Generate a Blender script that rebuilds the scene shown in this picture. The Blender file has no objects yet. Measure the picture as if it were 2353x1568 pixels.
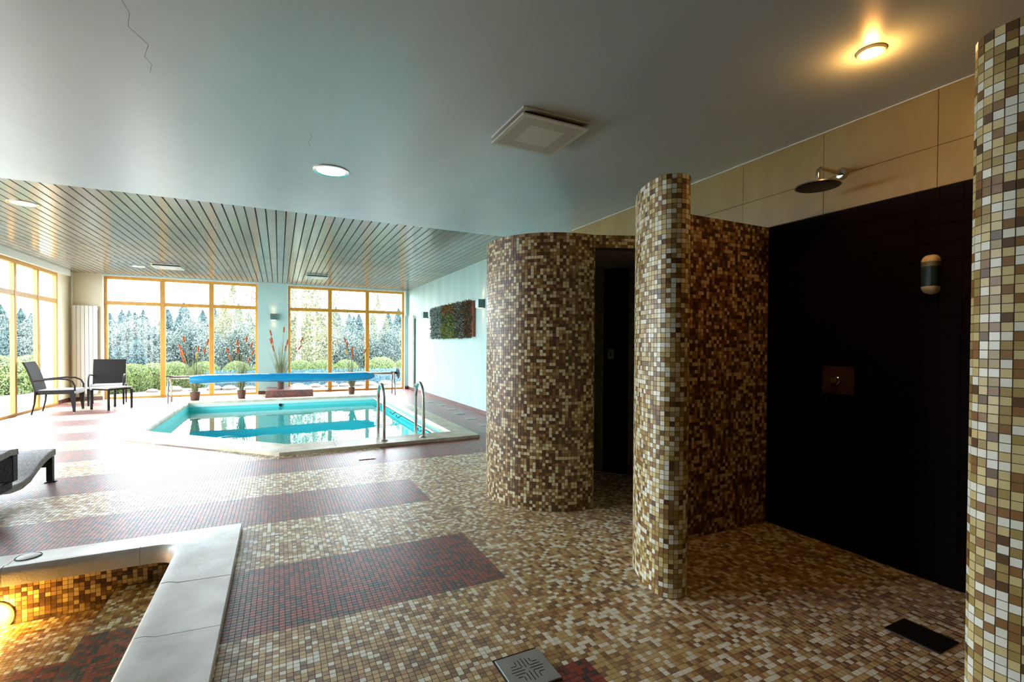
import bpy, bmesh, math, random
import numpy as np
from mathutils import Vector, Matrix

SC = bpy.context.scene
COL = SC.collection
PI = math.pi

# ------------------------------------------------------------------ camera
F, YAW, PITCH, ROLL, SHY = 1091.27, 0.4562, -0.0128, 0.0054, 24.5
IW, IH, CAMH = 2353, 1568, 1.28
def cam_axes():
    cy, sy = math.cos(YAW), math.sin(YAW)
    f = Vector((sy*math.cos(PITCH), cy*math.cos(PITCH), math.sin(PITCH)))
    r = Vector((cy, -sy, 0)); u = r.cross(f)
    return math.cos(ROLL)*r+math.sin(ROLL)*u, -math.sin(ROLL)*r+math.cos(ROLL)*u, f
RT, UP, FW = cam_axes()
cd = bpy.data.cameras.new('camera'); cam = bpy.data.objects.new('camera', cd); COL.objects.link(cam)
cam.matrix_world = Matrix(((RT.x, UP.x, -FW.x, 0), (RT.y, UP.y, -FW.y, 0), (RT.z, UP.z, -FW.z, CAMH), (0, 0, 0, 1)))
cd.sensor_width = 36; cd.lens = F/IW*36; cd.shift_y = SHY/IW; cd.clip_start = 0.05; cd.clip_end = 400
SC.camera = cam
SC.view_settings.view_transform = 'Standard'; SC.view_settings.look = 'None'
SC.view_settings.gamma = 1; SC.view_settings.use_curve_mapping = False
SC.view_settings.exposure = 0.0
SC.cycles.max_bounces = 10; SC.cycles.diffuse_bounces = 6; SC.cycles.glossy_bounces = 5
SC.cycles.transparent_max_bounces = 24; SC.cycles.sample_clamp_indirect = 6
SC.cycles.caustics_reflective = False; SC.cycles.caustics_refractive = False
SC.cycles.use_denoising = True

# ------------------------------------------------------------------ sky, sun, portals
def srgb(r, g, b):
    def c(x):
        x /= 255.0
        return x/12.92 if x <= .04045 else ((x+.055)/1.055)**2.4
    return (c(r), c(g), c(b), 1)
W = bpy.data.worlds.new('sky'); SC.world = W; W.use_nodes = True
nt = W.node_tree; nt.nodes.clear()
wo = nt.nodes.new('ShaderNodeOutputWorld'); bg = nt.nodes.new('ShaderNodeBackground')
tc = nt.nodes.new('ShaderNodeTexCoord'); sx = nt.nodes.new('ShaderNodeSeparateXYZ')
rp = nt.nodes.new('ShaderNodeValToRGB')
rp.color_ramp.elements[0].position = 0.0; rp.color_ramp.elements[0].color = (0.86, 0.93, 1.0, 1)
rp.color_ramp.elements[1].position = 0.7; rp.color_ramp.elements[1].color = (0.74, 0.86, 1.0, 1)
nt.links.new(tc.outputs['Generated'], sx.inputs[0]); nt.links.new(sx.outputs['Z'], rp.inputs[0])
nt.links.new(rp.outputs[0], bg.inputs[0]); bg.inputs[1].default_value = 24.0
nt.links.new(bg.outputs[0], wo.inputs[0])
sd = bpy.data.lights.new('sun', 'SUN'); sd.energy = 10.0; sd.angle = math.radians(1.5); sd.color = (1, 0.95, 0.86)
sun = bpy.data.objects.new('sun', sd); COL.objects.link(sun)
sun.rotation_euler = Vector((0.25, -1, -0.85)).to_track_quat('-Z', 'Y').to_euler()
def area(name, loc, d, sx_, sy_, energy, color=(1, 1, 1), portal=False, spread=PI):
    l = bpy.data.lights.new(name, 'AREA'); l.shape = 'RECTANGLE'; l.size = sx_; l.size_y = sy_
    l.energy = energy; l.color = color; l.spread = spread
    if portal: l.cycles.is_portal = True
    o = bpy.data.objects.new(name, l); COL.objects.link(o); o.location = loc
    o.rotation_euler = Vector(d).to_track_quat('-Z', 'Y').to_euler()
    return o
LWIN0, LWIN1 = 3.35, 13.03         # glazed stretch of the left wall
area('daylight_portal_back', (-2.03, 14.0, 1.42), (0, -1, 0), 3.1, 2.8, 1, portal=True)
area('daylight_portal_back', (1.75, 14.0, 1.42), (0, -1, 0), 3.1, 2.8, 1, portal=True)
area('daylight_portal_left', (-4.25, (LWIN0+LWIN1)/2, 1.4), (1, 0, 0), LWIN1-LWIN0, 2.7, 1, portal=True)

# ------------------------------------------------------------------ materials
def nmat(name):
    m = bpy.data.materials.new(name); m.use_nodes = True
    n = m.node_tree.nodes; b = n['Principled BSDF']
    return m, m.node_tree, b
def mat(name, col, rough=0.5, metal=0.0, var=0.0, scale=8.0, bump=0.0, bscale=60.0, spec=0.5, col2=None, stretch=(1, 1, 1), emit=None, es=0.0, coat=0.0):
    m, t, b = nmat(name)
    b.inputs['Roughness'].default_value = rough; b.inputs['Metallic'].default_value = metal
    b.inputs['Specular IOR Level'].default_value = spec; b.inputs['Coat Weight'].default_value = coat
    b.inputs['Coat Roughness'].default_value = 0.1
    b.inputs['Base Color'].default_value = col
    if emit: b.inputs['Emission Color'].default_value = emit; b.inputs['Emission Strength'].default_value = es
    if var > 0 or col2:
        tc = t.nodes.new('ShaderNodeTexCoord'); mp = t.nodes.new('ShaderNodeMapping'); mp.inputs['Scale'].default_value = stretch
        nz = t.nodes.new('ShaderNodeTexNoise'); nz.inputs['Scale'].default_value = scale; nz.inputs['Detail'].default_value = 6
        r = t.nodes.new('ShaderNodeValToRGB'); r.color_ramp.elements[0].position = .32; r.color_ramp.elements[1].position = .68
        c2 = col2 or tuple(max(0, c*(1-var)) for c in col[:3])+(1,)
        r.color_ramp.elements[0].color = c2; r.color_ramp.elements[1].color = col
        t.links.new(tc.outputs['Object'], mp.inputs[0]); t.links.new(mp.outputs[0], nz.inputs['Vector'])
        t.links.new(nz.outputs['Fac'], r.inputs[0]); t.links.new(r.outputs[0], b.inputs['Base Color'])
    if bump > 0:
        tc = t.nodes.new('ShaderNodeTexCoord'); mp = t.nodes.new('ShaderNodeMapping'); mp.inputs['Scale'].default_value = stretch
        nz = t.nodes.new('ShaderNodeTexNoise'); nz.inputs['Scale'].default_value = bscale; nz.inputs['Detail'].default_value = 4
        bp = t.nodes.new('ShaderNodeBump'); bp.inputs['Strength'].default_value = bump; bp.inputs['Distance'].default_value = 0.01
        t.links.new(tc.outputs['Object'], mp.inputs[0]); t.links.new(mp.outputs[0], nz.inputs['Vector'])
        t.links.new(nz.outputs['Fac'], bp.inputs['Height']); t.links.new(bp.outputs[0], b.inputs['Normal'])
    return m
def tile_mat(name, rough, spec, ior=1.6):
    m, t, b = nmat(name)
    a = t.nodes.new('ShaderNodeAttribute'); a.attribute_name = 'tile_color'
    t.links.new(a.outputs['Color'], b.inputs['Base Color'])
    b.inputs['Roughness'].default_value = rough; b.inputs['Specular IOR Level'].default_value = spec; b.inputs['IOR'].default_value = ior
    return m
M = {}
M['tile'] = tile_mat('glazed_mosaic', 0.4, 1.0, 1.75)
M['walltile'] = tile_mat('glazed_wall_mosaic', 0.36, 0.3)
M['wettile'] = tile_mat('wet_mosaic', 0.2, 0.5)
M['grout'] = mat('brown_grout', srgb(88, 70, 50), 0.8, var=.25, scale=20)
M['grout_floor'] = mat('floor_grout', srgb(58, 50, 44), 0.6, var=.25, scale=12)
M['plaster'] = mat('painted_ceiling', srgb(212, 228, 236), 0.30, var=.12, scale=1.6, bump=.04, bscale=5, spec=.8, stretch=(1, .35, 1))
M['mint'] = mat('mint_stucco', srgb(188, 214, 208), 0.6, var=.14, scale=3, bump=.25, bscale=14, stretch=(1, 1, .25))
M['mintflat'] = mat('mint_paint', srgb(176, 208, 204), 0.55, var=.05, scale=3)
M['cream'] = mat('cream_wall_paint', srgb(222, 214, 190), 0.5, var=.08, scale=2)
M['white'] = mat('white_paint', srgb(232, 234, 230), 0.4)
M['plank'] = mat('varnished_plank', srgb(152, 146, 136), 0.17, col2=srgb(138, 132, 122), scale=3, stretch=(2, .5, 1), spec=.6)
M['plankback'] = mat('dark_batten', srgb(40, 36, 33), 0.8)
M['wood'] = mat('golden_pine_frame', srgb(202, 150, 60), 0.4, col2=srgb(180, 124, 38), scale=10, stretch=(8, 8, .7))
M['stone'] = mat('cast_stone', srgb(232, 231, 226), 0.38, col2=srgb(198, 193, 184), scale=5, bump=.12, bscale=90)
M['stonewarm'] = mat('pool_cast_stone', srgb(214, 206, 184), 0.45, col2=srgb(176, 164, 138), scale=5, bump=.12, bscale=90)
M['liner'] = mat('turquoise_liner', srgb(120, 226, 226), 0.4, var=.06, scale=2)
M['linerlip'] = mat('white_liner_lip', srgb(226, 238, 236), 0.35)
M['chrome'] = mat('polished_steel', srgb(205, 203, 198), 0.12, metal=1)
M['steel'] = mat('brushed_steel', srgb(158, 160, 156), 0.5, metal=.35, var=.15, scale=12)
M['darksteel'] = mat('dark_steel', srgb(60, 58, 60), 0.35, metal=.8)
M['cover'] = mat('blue_bubble_cover', srgb(12, 134, 188), 0.3, var=.2, scale=5, bump=.4, bscale=12, stretch=(.3, 3, 3))
M['wicker'] = mat('dark_wicker', srgb(34, 26, 22), 0.6, var=.5, scale=90, bump=.5, bscale=120, spec=.2)
M['greywicker'] = mat('grey_weave', srgb(182, 180, 178), 0.45, var=.3, scale=40, bump=.5, bscale=80)
M['black'] = mat('black_plastic', srgb(22, 21, 22), 0.4)
M['darktile'] = mat('aubergine_wall_tile', srgb(20, 9, 10), 0.6, var=.25, scale=3, spec=.06)
M['browntile'] = mat('brown_mosaic_far', srgb(84, 64, 44), .4, var=.3, scale=30)
M['creamtile'] = mat('cream_wall_tile', srgb(162, 140, 84), 0.38, col2=srgb(152, 128, 74), scale=7, stretch=(1, 1, .3))
M['teal'] = mat('teal_metal', srgb(96, 122, 124), 0.35, metal=.3)
M['ivory'] = mat('ivory_plastic', srgb(226, 208, 170), 0.3)
M['petrol'] = mat('petrol_band', srgb(34, 62, 66), 0.35)
M['ventwhite'] = mat('vent_white_metal', srgb(214, 214, 206), 0.4)
M['hole'] = mat('vent_hole_dark', srgb(48, 46, 42), 0.8)
M['pot'] = mat('clay_pot', srgb(112, 78, 60), 0.6, var=.3, scale=20)
M['reed'] = mat('reed_green', srgb(110, 122, 84), 0.55, col2=srgb(150, 150, 106), scale=4)
M['head'] = mat('cattail_orange', srgb(186, 84, 24), 0.8, var=.3, scale=60)
M['headyel'] = mat('cattail_yellow', srgb(214, 164, 50), 0.8, var=.2, scale=60)
M['terrace'] = mat('pale_terrace', srgb(158, 158, 156), 0.7, var=.08, scale=1)
M['lawn'] = mat('meadow_grass', srgb(66, 80, 62), 0.9, var=.3, scale=.4)
M['spruce'] = mat('spruce_needles', srgb(76, 94, 92), 0.8, col2=srgb(62, 80, 80), scale=.8)
M['leafpale'] = mat('pale_leaves', srgb(86, 94, 84), 0.75, col2=srgb(66, 78, 74), scale=.6)
M['leafyel'] = mat('birch_leaves', srgb(118, 110, 72), 0.75, col2=srgb(88, 92, 70), scale=.9)
M['bushleaf'] = mat('hedge_leaves', srgb(128, 138, 76), 0.7, col2=srgb(84, 100, 52), scale=14)
M['lav'] = mat('lavender_bed', srgb(86, 116, 140), 0.8, col2=srgb(74, 98, 92), scale=10)
M['bark'] = mat('bark_grey', srgb(84, 78, 72), 0.9, var=.3, scale=6)
M['birchbark'] = mat('birch_bark', srgb(220, 216, 206), 0.8, var=.5, scale=4, stretch=(1, 1, 3))
M['rock'] = mat('garden_rock', srgb(120, 104, 92), 0.85, var=.4, scale=8)
M['mossg'] = mat('moss_silver', srgb(158, 168, 158), .9, var=.4, scale=30)
M['mossd'] = mat('moss_dark', srgb(74, 92, 72), .9, var=.4, scale=30)
M['mossy'] = mat('moss_yellow', srgb(150, 152, 76), .9, var=.4, scale=30)
M['mosso'] = mat('moss_rust', srgb(150, 78, 32), .9, var=.4, scale=30)
M['render'] = mat('outside_render', srgb(214, 210, 196), 0.8)
M['warmlens'] = mat('warm_lens', (1, .8, .5, 1), .3, emit=(1, .56, .16, 1), es=26)
M['poollens'] = mat('underwater_lens', (1, .85, .5, 1), .3, emit=(1, .62, .18, 1), es=16)
M['coollens'] = mat('downlight_reflector', srgb(240, 240, 236), .15, emit=(1, .96, .88, 1), es=1.1)
M['warmdim'] = mat('dim_warm_reflector', srgb(240, 220, 180), .2, emit=(1, .8, .5, 1), es=1.3)
M['sconceglow'] = mat('sconce_glow', (1, .8, .6, 1), .3, emit=(1, .55, .3, 1), es=4)

def glass_like(name, tint, ior, rough, gl=1.0, wave=0.0, wscale=3.0):
    m = bpy.data.materials.new(name); m.use_nodes = True; t = m.node_tree; t.nodes.clear()
    o = t.nodes.new('ShaderNodeOutputMaterial'); mx = t.nodes.new('ShaderNodeMixShader')
    tr = t.nodes.new('ShaderNodeBsdfTransparent'); tr.inputs[0].default_value = tint
    g = t.nodes.new('ShaderNodeBsdfGlossy'); g.inputs['Roughness'].default_value = rough
    fr = t.nodes.new('ShaderNodeLayerWeight'); fr.inputs['Blend'].default_value = .5
    pw = t.nodes.new('ShaderNodeMath'); pw.operation = 'POWER'; pw.inputs[1].default_value = 5
    f0 = ((ior-1)/(ior+1))**2
    ml = t.nodes.new('ShaderNodeMath'); ml.operation = 'MULTIPLY_ADD'; ml.inputs[1].default_value = (1-f0)*gl; ml.inputs[2].default_value = f0*gl
    t.links.new(fr.outputs['Facing'], pw.inputs[0]); t.links.new(pw.outputs[0], ml.inputs[0]); t.links.new(ml.outputs[0], mx.inputs[0])
    t.links.new(tr.outputs[0], mx.inputs[1]); t.links.new(g.outputs[0], mx.inputs[2]); t.links.new(mx.outputs[0], o.inputs[0])
    if wave > 0:
        tcn = t.nodes.new('ShaderNodeTexCoord'); nz = t.nodes.new('ShaderNodeTexNoise'); nz.inputs['Scale'].default_value = wscale
        bp = t.nodes.new('ShaderNodeBump'); bp.inputs['Strength'].default_value = wave; bp.inputs['Distance'].default_value = 0.02
        t.links.new(tcn.outputs['Object'], nz.inputs['Vector']); t.links.new(nz.outputs['Fac'], bp.inputs['Height'])
        t.links.new(bp.outputs[0], g.inputs['Normal']); t.links.new(bp.outputs[0], fr.inputs['Normal'])
    return m
M['glass'] = glass_like('window_glass', (.97, .985, .98, 1), 1.45, 0.0, .25)
M['water'] = glass_like('pool_water', (.66, .97, .98, 1), 1.33, 0.01, 1.0, .10, 2.5)
M['bathwater'] = glass_like('bath_water', (.97, .93, .78, 1), 1.33, 0.02, 1.0, .25, 9)

# far floor: same 25 mm mosaic carried by the material where tiles are only a few pixels
CREAMS = [(srgb(236, 230, 210), .25), (srgb(196, 164, 108), .32), (srgb(166, 126, 74), .25), (srgb(130, 92, 54), .18)]
REDS = [(srgb(140, 42, 24), .50), (srgb(98, 32, 24), .2), (srgb(44, 34, 38), .30)]
def floor_shader():
    m, t, b = nmat('far_floor_mosaic'); N = t.nodes.new; L = t.links.new
    tc = N('ShaderNodeTexCoord'); mp = N('ShaderNodeVectorMath'); mp.operation = 'SCALE'; mp.inputs['Scale'].default_value = 40
    L(tc.outputs['Object'], mp.inputs[0])
    fl = N('ShaderNodeVectorMath'); fl.operation = 'FLOOR'; L(mp.outputs[0], fl.inputs[0])
    fr = N('ShaderNodeVectorMath'); fr.operation = 'FRACTION'; L(mp.outputs[0], fr.inputs[0])
    wn = N('ShaderNodeTexWhiteNoise'); wn.noise_dimensions = '2D'; L(fl.outputs[0], wn.inputs['Vector'])
    def ramp(pal):
        r = N('ShaderNodeValToRGB'); r.color_ramp.interpolation = 'CONSTANT'; e = r.color_ramp.elements; acc = 0
        for i, (c, w) in enumerate(pal):
            el = e[i] if i < 2 else e.new(acc)
            el.position = acc; el.color = c; acc += w
        L(wn.outputs['Value'], r.inputs[0]); return r
    ra, rb = ramp(CREAMS), ramp(REDS)
    sp = N('ShaderNodeSeparateXYZ'); L(tc.outputs['Object'], sp.inputs[0])
    def mth(op, a, b_=None, c_=None):
        n = N('ShaderNodeMath'); n.operation = op
        for i, v in enumerate((a, b_, c_)):
            if v is None: continue
            if isinstance(v, (int, float)): n.inputs[i].default_value = v
            else: L(v, n.inputs[i])
        return n.outputs[0]
    ph = mth('FLOORED_MODULO', mth('SUBTRACT', sp.outputs['Y'], 2.35), 1.44)
    stripe = mth('LESS_THAN', ph, .70)
    right = mth('GREATER_THAN', sp.outputs['X'], 1.12)
    red = mth('MAXIMUM', stripe, right)
    mx = N('ShaderNodeMix'); mx.data_type = 'RGBA'; L(red, mx.inputs['Factor']); L(ra.outputs[0], mx.inputs['A']); L(rb.outputs[0], mx.inputs['B'])
    s2 = N('ShaderNodeSeparateXYZ'); L(fr.outputs[0], s2.inputs[0])
    g = mth('MINIMUM', mth('MINIMUM', s2.outputs[0], mth('SUBTRACT', 1, s2.outputs[0])), mth('MINIMUM', s2.outputs[1], mth('SUBTRACT', 1, s2.outputs[1])))
    gm = mth('LESS_THAN', g, .045)
    mg = N('ShaderNodeMix'); mg.data_type = 'RGBA'; L(gm, mg.inputs['Factor']); L(mx.outputs['Result'], mg.inputs['A']); mg.inputs['B'].default_value = srgb(58, 50, 44)
    L(mg.outputs['Result'], b.inputs['Base Color'])
    b.inputs['Roughness'].default_value = .4; b.inputs['Specular IOR Level'].default_value = 1; b.inputs['IOR'].default_value = 1.75
    return m
M['farfloor'] = floor_shader()

# ------------------------------------------------------------------ mesh helpers
class MB:
    def __init__(s): s.v = []; s.f = []; s.smooth = False
    def poly(s, pts):
        b = len(s.v); s.v += [tuple(p) for p in pts]; s.f.append(tuple(range(b, b+len(pts)))); return s
    def box(s, x0, x1, y0, y1, z0, z1):
        b = len(s.v)
        s.v += [(x, y, z) for z in (z0, z1) for y in (y0, y1) for x in (x0, x1)]
        for q in ((0, 2, 3, 1), (4, 5, 7, 6), (0, 1, 5, 4), (2, 6, 7, 3), (0, 4, 6, 2), (1, 3, 7, 5)): s.f.append(tuple(b+i for i in q))
        return s
    def bbox(s, x0, x1, y0, y1, z0, z1, r):      # box with its edges chamfered
        b = len(s.v)
        pts = []
        for z, i in ((z0, r), (z0+r, 0), (z1-r, 0), (z1, r)):
            a0, a1, c0, c1 = x0+i, x1-i, y0+i, y1-i
            pts += [(a0+r, c0, z), (a1-r, c0, z), (a1, c0+r, z), (a1, c1-r, z), (a1-r, c1, z), (a0+r, c1, z), (a0, c1-r, z), (a0, c0+r, z)]
        s.v += pts
        s.f.append(tuple(b+i for i in reversed(range(8)))); s.f.append(tuple(b+24+i for i in range(8)))
        for k in range(3):
            for i in range(8):
                j = (i+1) % 8; s.f.append((b+8*k+i, b+8*k+j, b+8*k+8+j, b+8*k+8+i))
        return s
    def obox(s, c, ux, uy, uz):                   # oriented box: centre and three half-vectors
        b = len(s.v); c, ux, uy, uz = map(Vector, (c, ux, uy, uz))
        s.v += [tuple(c+i*ux+j*uy+k*uz) for k in (-1, 1) for j in (-1, 1) for i in (-1, 1)]
        for q in ((0, 2, 3, 1), (4, 5, 7, 6), (0, 1, 5, 4), (2, 6, 7, 3), (0, 4, 6, 2), (1, 3, 7, 5)): s.f.append(tuple(b+i for i in q))
        return s
    def tube(s, pts, r, n=10, cap=True, flat=1.0):
        pts = [Vector(p) for p in pts]; rs = r if isinstance(r, (list, tuple)) else [r]*len(pts)
        b = len(s.v); ref = None
        for i, p in enumerate(pts):
            d = (pts[min(i+1, len(pts)-1)]-pts[max(i-1, 0)]).normalized()
            if ref is None: ref = Vector((0, 0, 1)) if abs(d.z) < .9 else Vector((1, 0, 0))
            u = d.cross(ref).normalized(); w = u.cross(d).normalized(); ref = w if abs(d.dot(w)) < .9 else ref
            for k in range(n):
                a = 2*PI*k/n; s.v.append(tuple(p+rs[i]*(math.cos(a)*u+math.sin(a)*w*flat)))
        for i in range(len(pts)-1):
            for k in range(n):
                j = (k+1) % n; s.f.append((b+i*n+k, b+i*n+j, b+i*n+n+j, b+i*n+n+k))
        if cap:
            s.f.append(tuple(b+k for k in reversed(range(n)))); e = b+(len(pts)-1)*n; s.f.append(tuple(e+k for k in range(n)))
        return s
    def lathe(s, prof, n=24, o=(0, 0, 0), ax=(0, 0, 1)):   # prof: (radius, height along ax)
        ax = Vector(ax).normalized(); t = Vector((1, 0, 0)) if abs(ax.x) < .9 else Vector((0, 1, 0))
        u = ax.cross(t).normalized(); w = ax.cross(u); b = len(s.v); o = Vector(o)
        for r, h in prof:
            for k in range(n):
                a = 2*PI*k/n; s.v.append(tuple(o+ax*h+r*(math.cos(a)*u+math.sin(a)*w)))
        for i in range(len(prof)-1):
            for k in range(n):
                j = (k+1) % n; s.f.append((b+i*n+k, b+i*n+n+k, b+i*n+n+j, b+i*n+j))
        if prof[0][0] > 1e-6: s.f.append(tuple(b+k for k in range(n)))
        if prof[-1][0] > 1e-6: e = b+(len(prof)-1)*n; s.f.append(tuple(e+k for k in reversed(range(n))))
        return s
    def mesh(s, name, m):
        me = bpy.data.meshes.new(name); me.from_pydata(s.v, [], s.f); me.materials.append(M[m] if isinstance(m, str) else m)
        if s.smooth:
            me.polygons.foreach_set('use_smooth', [True]*len(me.polygons))
            try: me.set_sharp_from_angle(angle=math.radians(35))
            except Exception: pass
        bm = bmesh.new(); bm.from_mesh(me); bmesh.ops.recalc_face_normals(bm, faces=bm.faces); bm.to_mesh(me); bm.free()
        me.update(); return me
    def build(s, name, m, parent=None, **kw):
        return link(name, s.mesh(name, m), parent, **kw)
def link(name, me, parent=None, kind=None, label=None, cat=None, group=None):
    o = bpy.data.objects.new(name, me); COL.objects.link(o)
    if parent is not None: o.parent = parent
    if kind: o['kind'] = kind
    if label: o['label'] = label
    if cat: o['category'] = cat
    if group: o['group'] = group
    return o
def S(smooth=True):
    m = MB(); m.smooth = smooth; return m
def thing(name, label, cat, loc=(0, 0, 0), rz=0, group=None):
    o = link(name, None, None, label=label, cat=cat, group=group); o.location = loc; o.rotation_euler = (0, 0, rz); return o
def struct(name, loc=(0, 0, 0)):
    o = link(name, None, None, kind='structure'); o.location = loc; return o
def dup(o, parent=None):
    c = o.copy(); COL.objects.link(c)
    if parent is not None: c.parent = parent
    for ch in [x for x in bpy.data.objects if x.parent == o]: dup(ch, c)
    return c
def fast_mesh(name, V, Fq, m, col=None):
    me = bpy.data.meshes.new(name); nv, nf = len(V), len(Fq)
    me.vertices.add(nv); me.vertices.foreach_set('co', V.astype(np.float32).ravel())
    k = Fq.shape[1]
    me.loops.add(nf*k); me.loops.foreach_set('vertex_index', Fq.astype(np.int32).ravel())
    me.polygons.add(nf); me.polygons.foreach_set('loop_start', np.arange(0, nf*k, k, dtype=np.int32))
    me.polygons.foreach_set('loop_total', np.full(nf, k, dtype=np.int32))
    if col is not None:
        a = me.attributes.new('tile_color', 'FLOAT_COLOR', 'FACE'); a.data.foreach_set('color', col.astype(np.float32).ravel())
    sf = me.attributes.new('sharp_face', 'BOOLEAN', 'FACE'); sf.data.foreach_set('value', np.ones(nf, dtype=bool))
    me.materials.append(M[m]); me.update(calc_edges=True); me.validate(); return me
def proj(P):
    q = P-np.array([0, 0, CAMH]); w = q@np.array(FW)
    w2 = np.where(w > .05, w, .05)
    return IW/2+F*(q@np.array(RT))/w2, IH/2+SHY-F*(q@np.array(UP))/w2, w
RNG = np.random.default_rng(7)
def pick(pal, n):
    w = np.array([p[1] for p in pal]); w = w/w.sum(); i = RNG.choice(len(pal), n, p=w); return i
TVAR = 4
def mosaic(parent, C, U, Vv, Nn, idx, pal, half=.0116, th=.0016, m='tile', nobj=300, minface=.12, keep=None):
    """C tile centres on the grout surface, U/V/N unit vectors, idx palette index. The nobj largest in view become parts."""
    n = len(C); pc = np.array([p[0] for p in pal])
    jit = RNG.integers(0, TVAR, n)
    bright = 1+(jit[:, None]-1.5)*.035
    colr = pc[idx].copy(); colr[:, :3] *= bright
    px, py, w = proj(C); view = np.array([0, 0, CAMH])-C; dist = np.linalg.norm(view, axis=1); cs = (view*Nn).sum(1)/dist
    size = cs/dist**2
    ok = (px > 0) & (px < IW) & (py > 0) & (py < IH) & (w > .1) & (cs > minface)
    if keep is not None: ok &= keep
    order = np.argsort(-np.where(ok, size, -1)); sel = order[:nobj]; sel = sel[ok[sel]]
    rest = np.ones(n, bool); rest[sel] = False
    c, u, v, nn, cc = C[rest], U[rest], Vv[rest], Nn[rest], colr[rest]
    k = len(c); hb, ht = half, half-.0004
    Vt = np.stack([c-u*hb-v*hb, c+u*hb-v*hb, c+u*hb+v*hb, c-u*hb+v*hb,
                   c-u*ht-v*ht+nn*th, c+u*ht-v*ht+nn*th, c+u*ht+v*ht+nn*th, c-u*ht+v*ht+nn*th], 1).reshape(-1, 3)
    q = np.array([[4, 5, 6, 7], [0, 1, 5, 4], [1, 2, 6, 5], [2, 3, 7, 6], [3, 0, 4, 7]])
    Fq = (np.arange(k)[:, None, None]*8+q[None]).reshape(-1, 4)
    # keep winding outward
    if k:
        flip = (np.cross(u, v)*nn).sum(1) < 0
        Fm = Fq.reshape(k, 5, 4); Fm[flip] = Fm[flip][:, :, ::-1]; Fq = Fm.reshape(-1, 4)
        o = link('mosaic_tiles', fast_mesh('mosaic_tiles', Vt, Fq, m, np.repeat(cc, 5, 0)), parent, kind='stuff')
    cache = {}
    for i in sel:
        key = (int(idx[i]), int(jit[i]))
        if key not in cache:
            mb = MB()
            V8 = [(-hb, -hb, 0), (hb, -hb, 0), (hb, hb, 0), (-hb, hb, 0), (-ht, -ht, th), (ht, -ht, th), (ht, ht, th), (-ht, ht, th)]
            cache[key] = fast_mesh('tile', np.array(V8), q, m, np.repeat(colr[i][None], 5, 0))
        o = bpy.data.objects.new('tile', cache[key]); COL.objects.link(o); o.parent = parent
        a, b_, c_ = U[i], np.cross(Nn[i], U[i]), Nn[i]
        o.matrix_local = Matrix(((a[0], b_[0], c_[0], C[i][0]), (a[1], b_[1], c_[1], C[i][1]), (a[2], b_[2], c_[2], C[i][2]), (0, 0, 0, 1)))
P_ = 0.025
def arr(v, n): return np.repeat(np.array(v, float)[None], n, 0)

# ------------------------------------------------------------------ floor
floor = struct('floor')
GZ = -0.003
def rect_in(x, y, r): return (x > r[0]) & (x < r[1]) & (y > r[2]) & (y < r[3])
b = MB()
for r in ((-4.3, 3.6, 3.62, 6.4), (-.42, 3.6, -2.2, 3.62), (-4.3, -2.9, -2.2, 3.62), (-2.9, -.42, -2.2, .9)):
    b.box(r[0], r[1], r[2], r[3], -.12, GZ)
b.build('grout_bed', 'grout_floor', floor)
b = MB()
for r in ((2.33, 3.6, 6.4, 14.0), (-4.3, -1.86, 6.4, 14.0), (-1.86, 2.33, 12.1, 14.0)): b.box(r[0], r[1], r[2], r[3], -.12, 0)
tri = [(-1.86, 6.4), (-.12, 6.4), (-1.86, 8.16)]
b.poly([(x, y, 0) for x, y in tri])
b.build('mosaic_beyond_near_floor', 'farfloor', floor, kind='stuff')
xs = np.arange(-3.9, 3.21, P_)+P_/2; ys = np.arange(.5, 6.4, P_)+P_/2
X, Y = np.meshgrid(xs, ys); X = X.ravel(); Y = Y.ravel()
px, py, w = proj(np.stack([X, Y, 0*X], 1))
ok = (w > .3) & (px > -500) & (px < IW+500) & (py < IH+500)
ok &= ~rect_in(X, Y, (-2.9, -.30, .9, 3.68))
ok &= ~rect_in(X, Y, (.775, .985, 1.535, 1.74)) & ~rect_in(X, Y, (2.475, 2.655, .97, 1.185))
X, Y = X[ok], Y[ok]
ph = np.mod(Y-2.35, 1.44)
red = ((ph < .70) & (X < 1.12)) | ((Y > 5.24) & (Y < 7))
red &= ~((Y > 5.24) & (X < 1.12) & (ph > .70))
red &= ~rect_in(X, Y, (-2, .70, .3, 1.66)) | (X < .5)
PALF = CREAMS+REDS
idx = np.where(red, 4+pick(REDS, len(X)), pick(CREAMS, len(X)))
n = len(X)
mosaic(floor, np.stack([X, Y, 0*X+GZ], 1), arr((1, 0, 0), n), arr((0, 1, 0), n), arr((0, 0, 1), n), idx, PALF,
       keep=(X < 1.70) | (Y > 1.2))

# ------------------------------------------------------------------ ceilings
ZC, ZS, YS = 2.688, 2.862, 5.58
c1 = struct('ceiling')
MB().box(-4.4, 3.6, -2.2, YS, ZC, ZC+.25).build('plaster_slab', 'plaster', c1)
def crack(pts):
    return S().tube([(x, y, ZC-.0002) for x, y in pts], .0007, 5)
crack([(-.584, 2.40), (-.57, 2.55), (-.60, 2.66), (-.55, 2.78), (-.59, 2.90), (-.575, 2.97), (-.60, 3.06)]).build('crack', 'hole', c1)
crack([(.19, 3.45), (.20, 3.53), (.185, 3.60), (.20, 3.68)]).build('crack', 'hole', c1)
c2 = struct('ceiling_slatted')
MB().box(-4.4, 3.6, YS, 14.1, ZS+.010, ZS+.15).build('backing_board', 'plankback', c2)
pw = .11; x0 = .19-40*pw
me = S(False).bbox(0, pw-.014, YS, 13.75, ZS, ZS+.012, .002).mesh('slat', 'plank')
k = 0
while x0+k*pw < 3.39:
    if x0+k*pw > -4.25:
        o = link('slat', me, c2); o.location = (x0+k*pw+.007, 0, 0)
    k += 1

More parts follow.
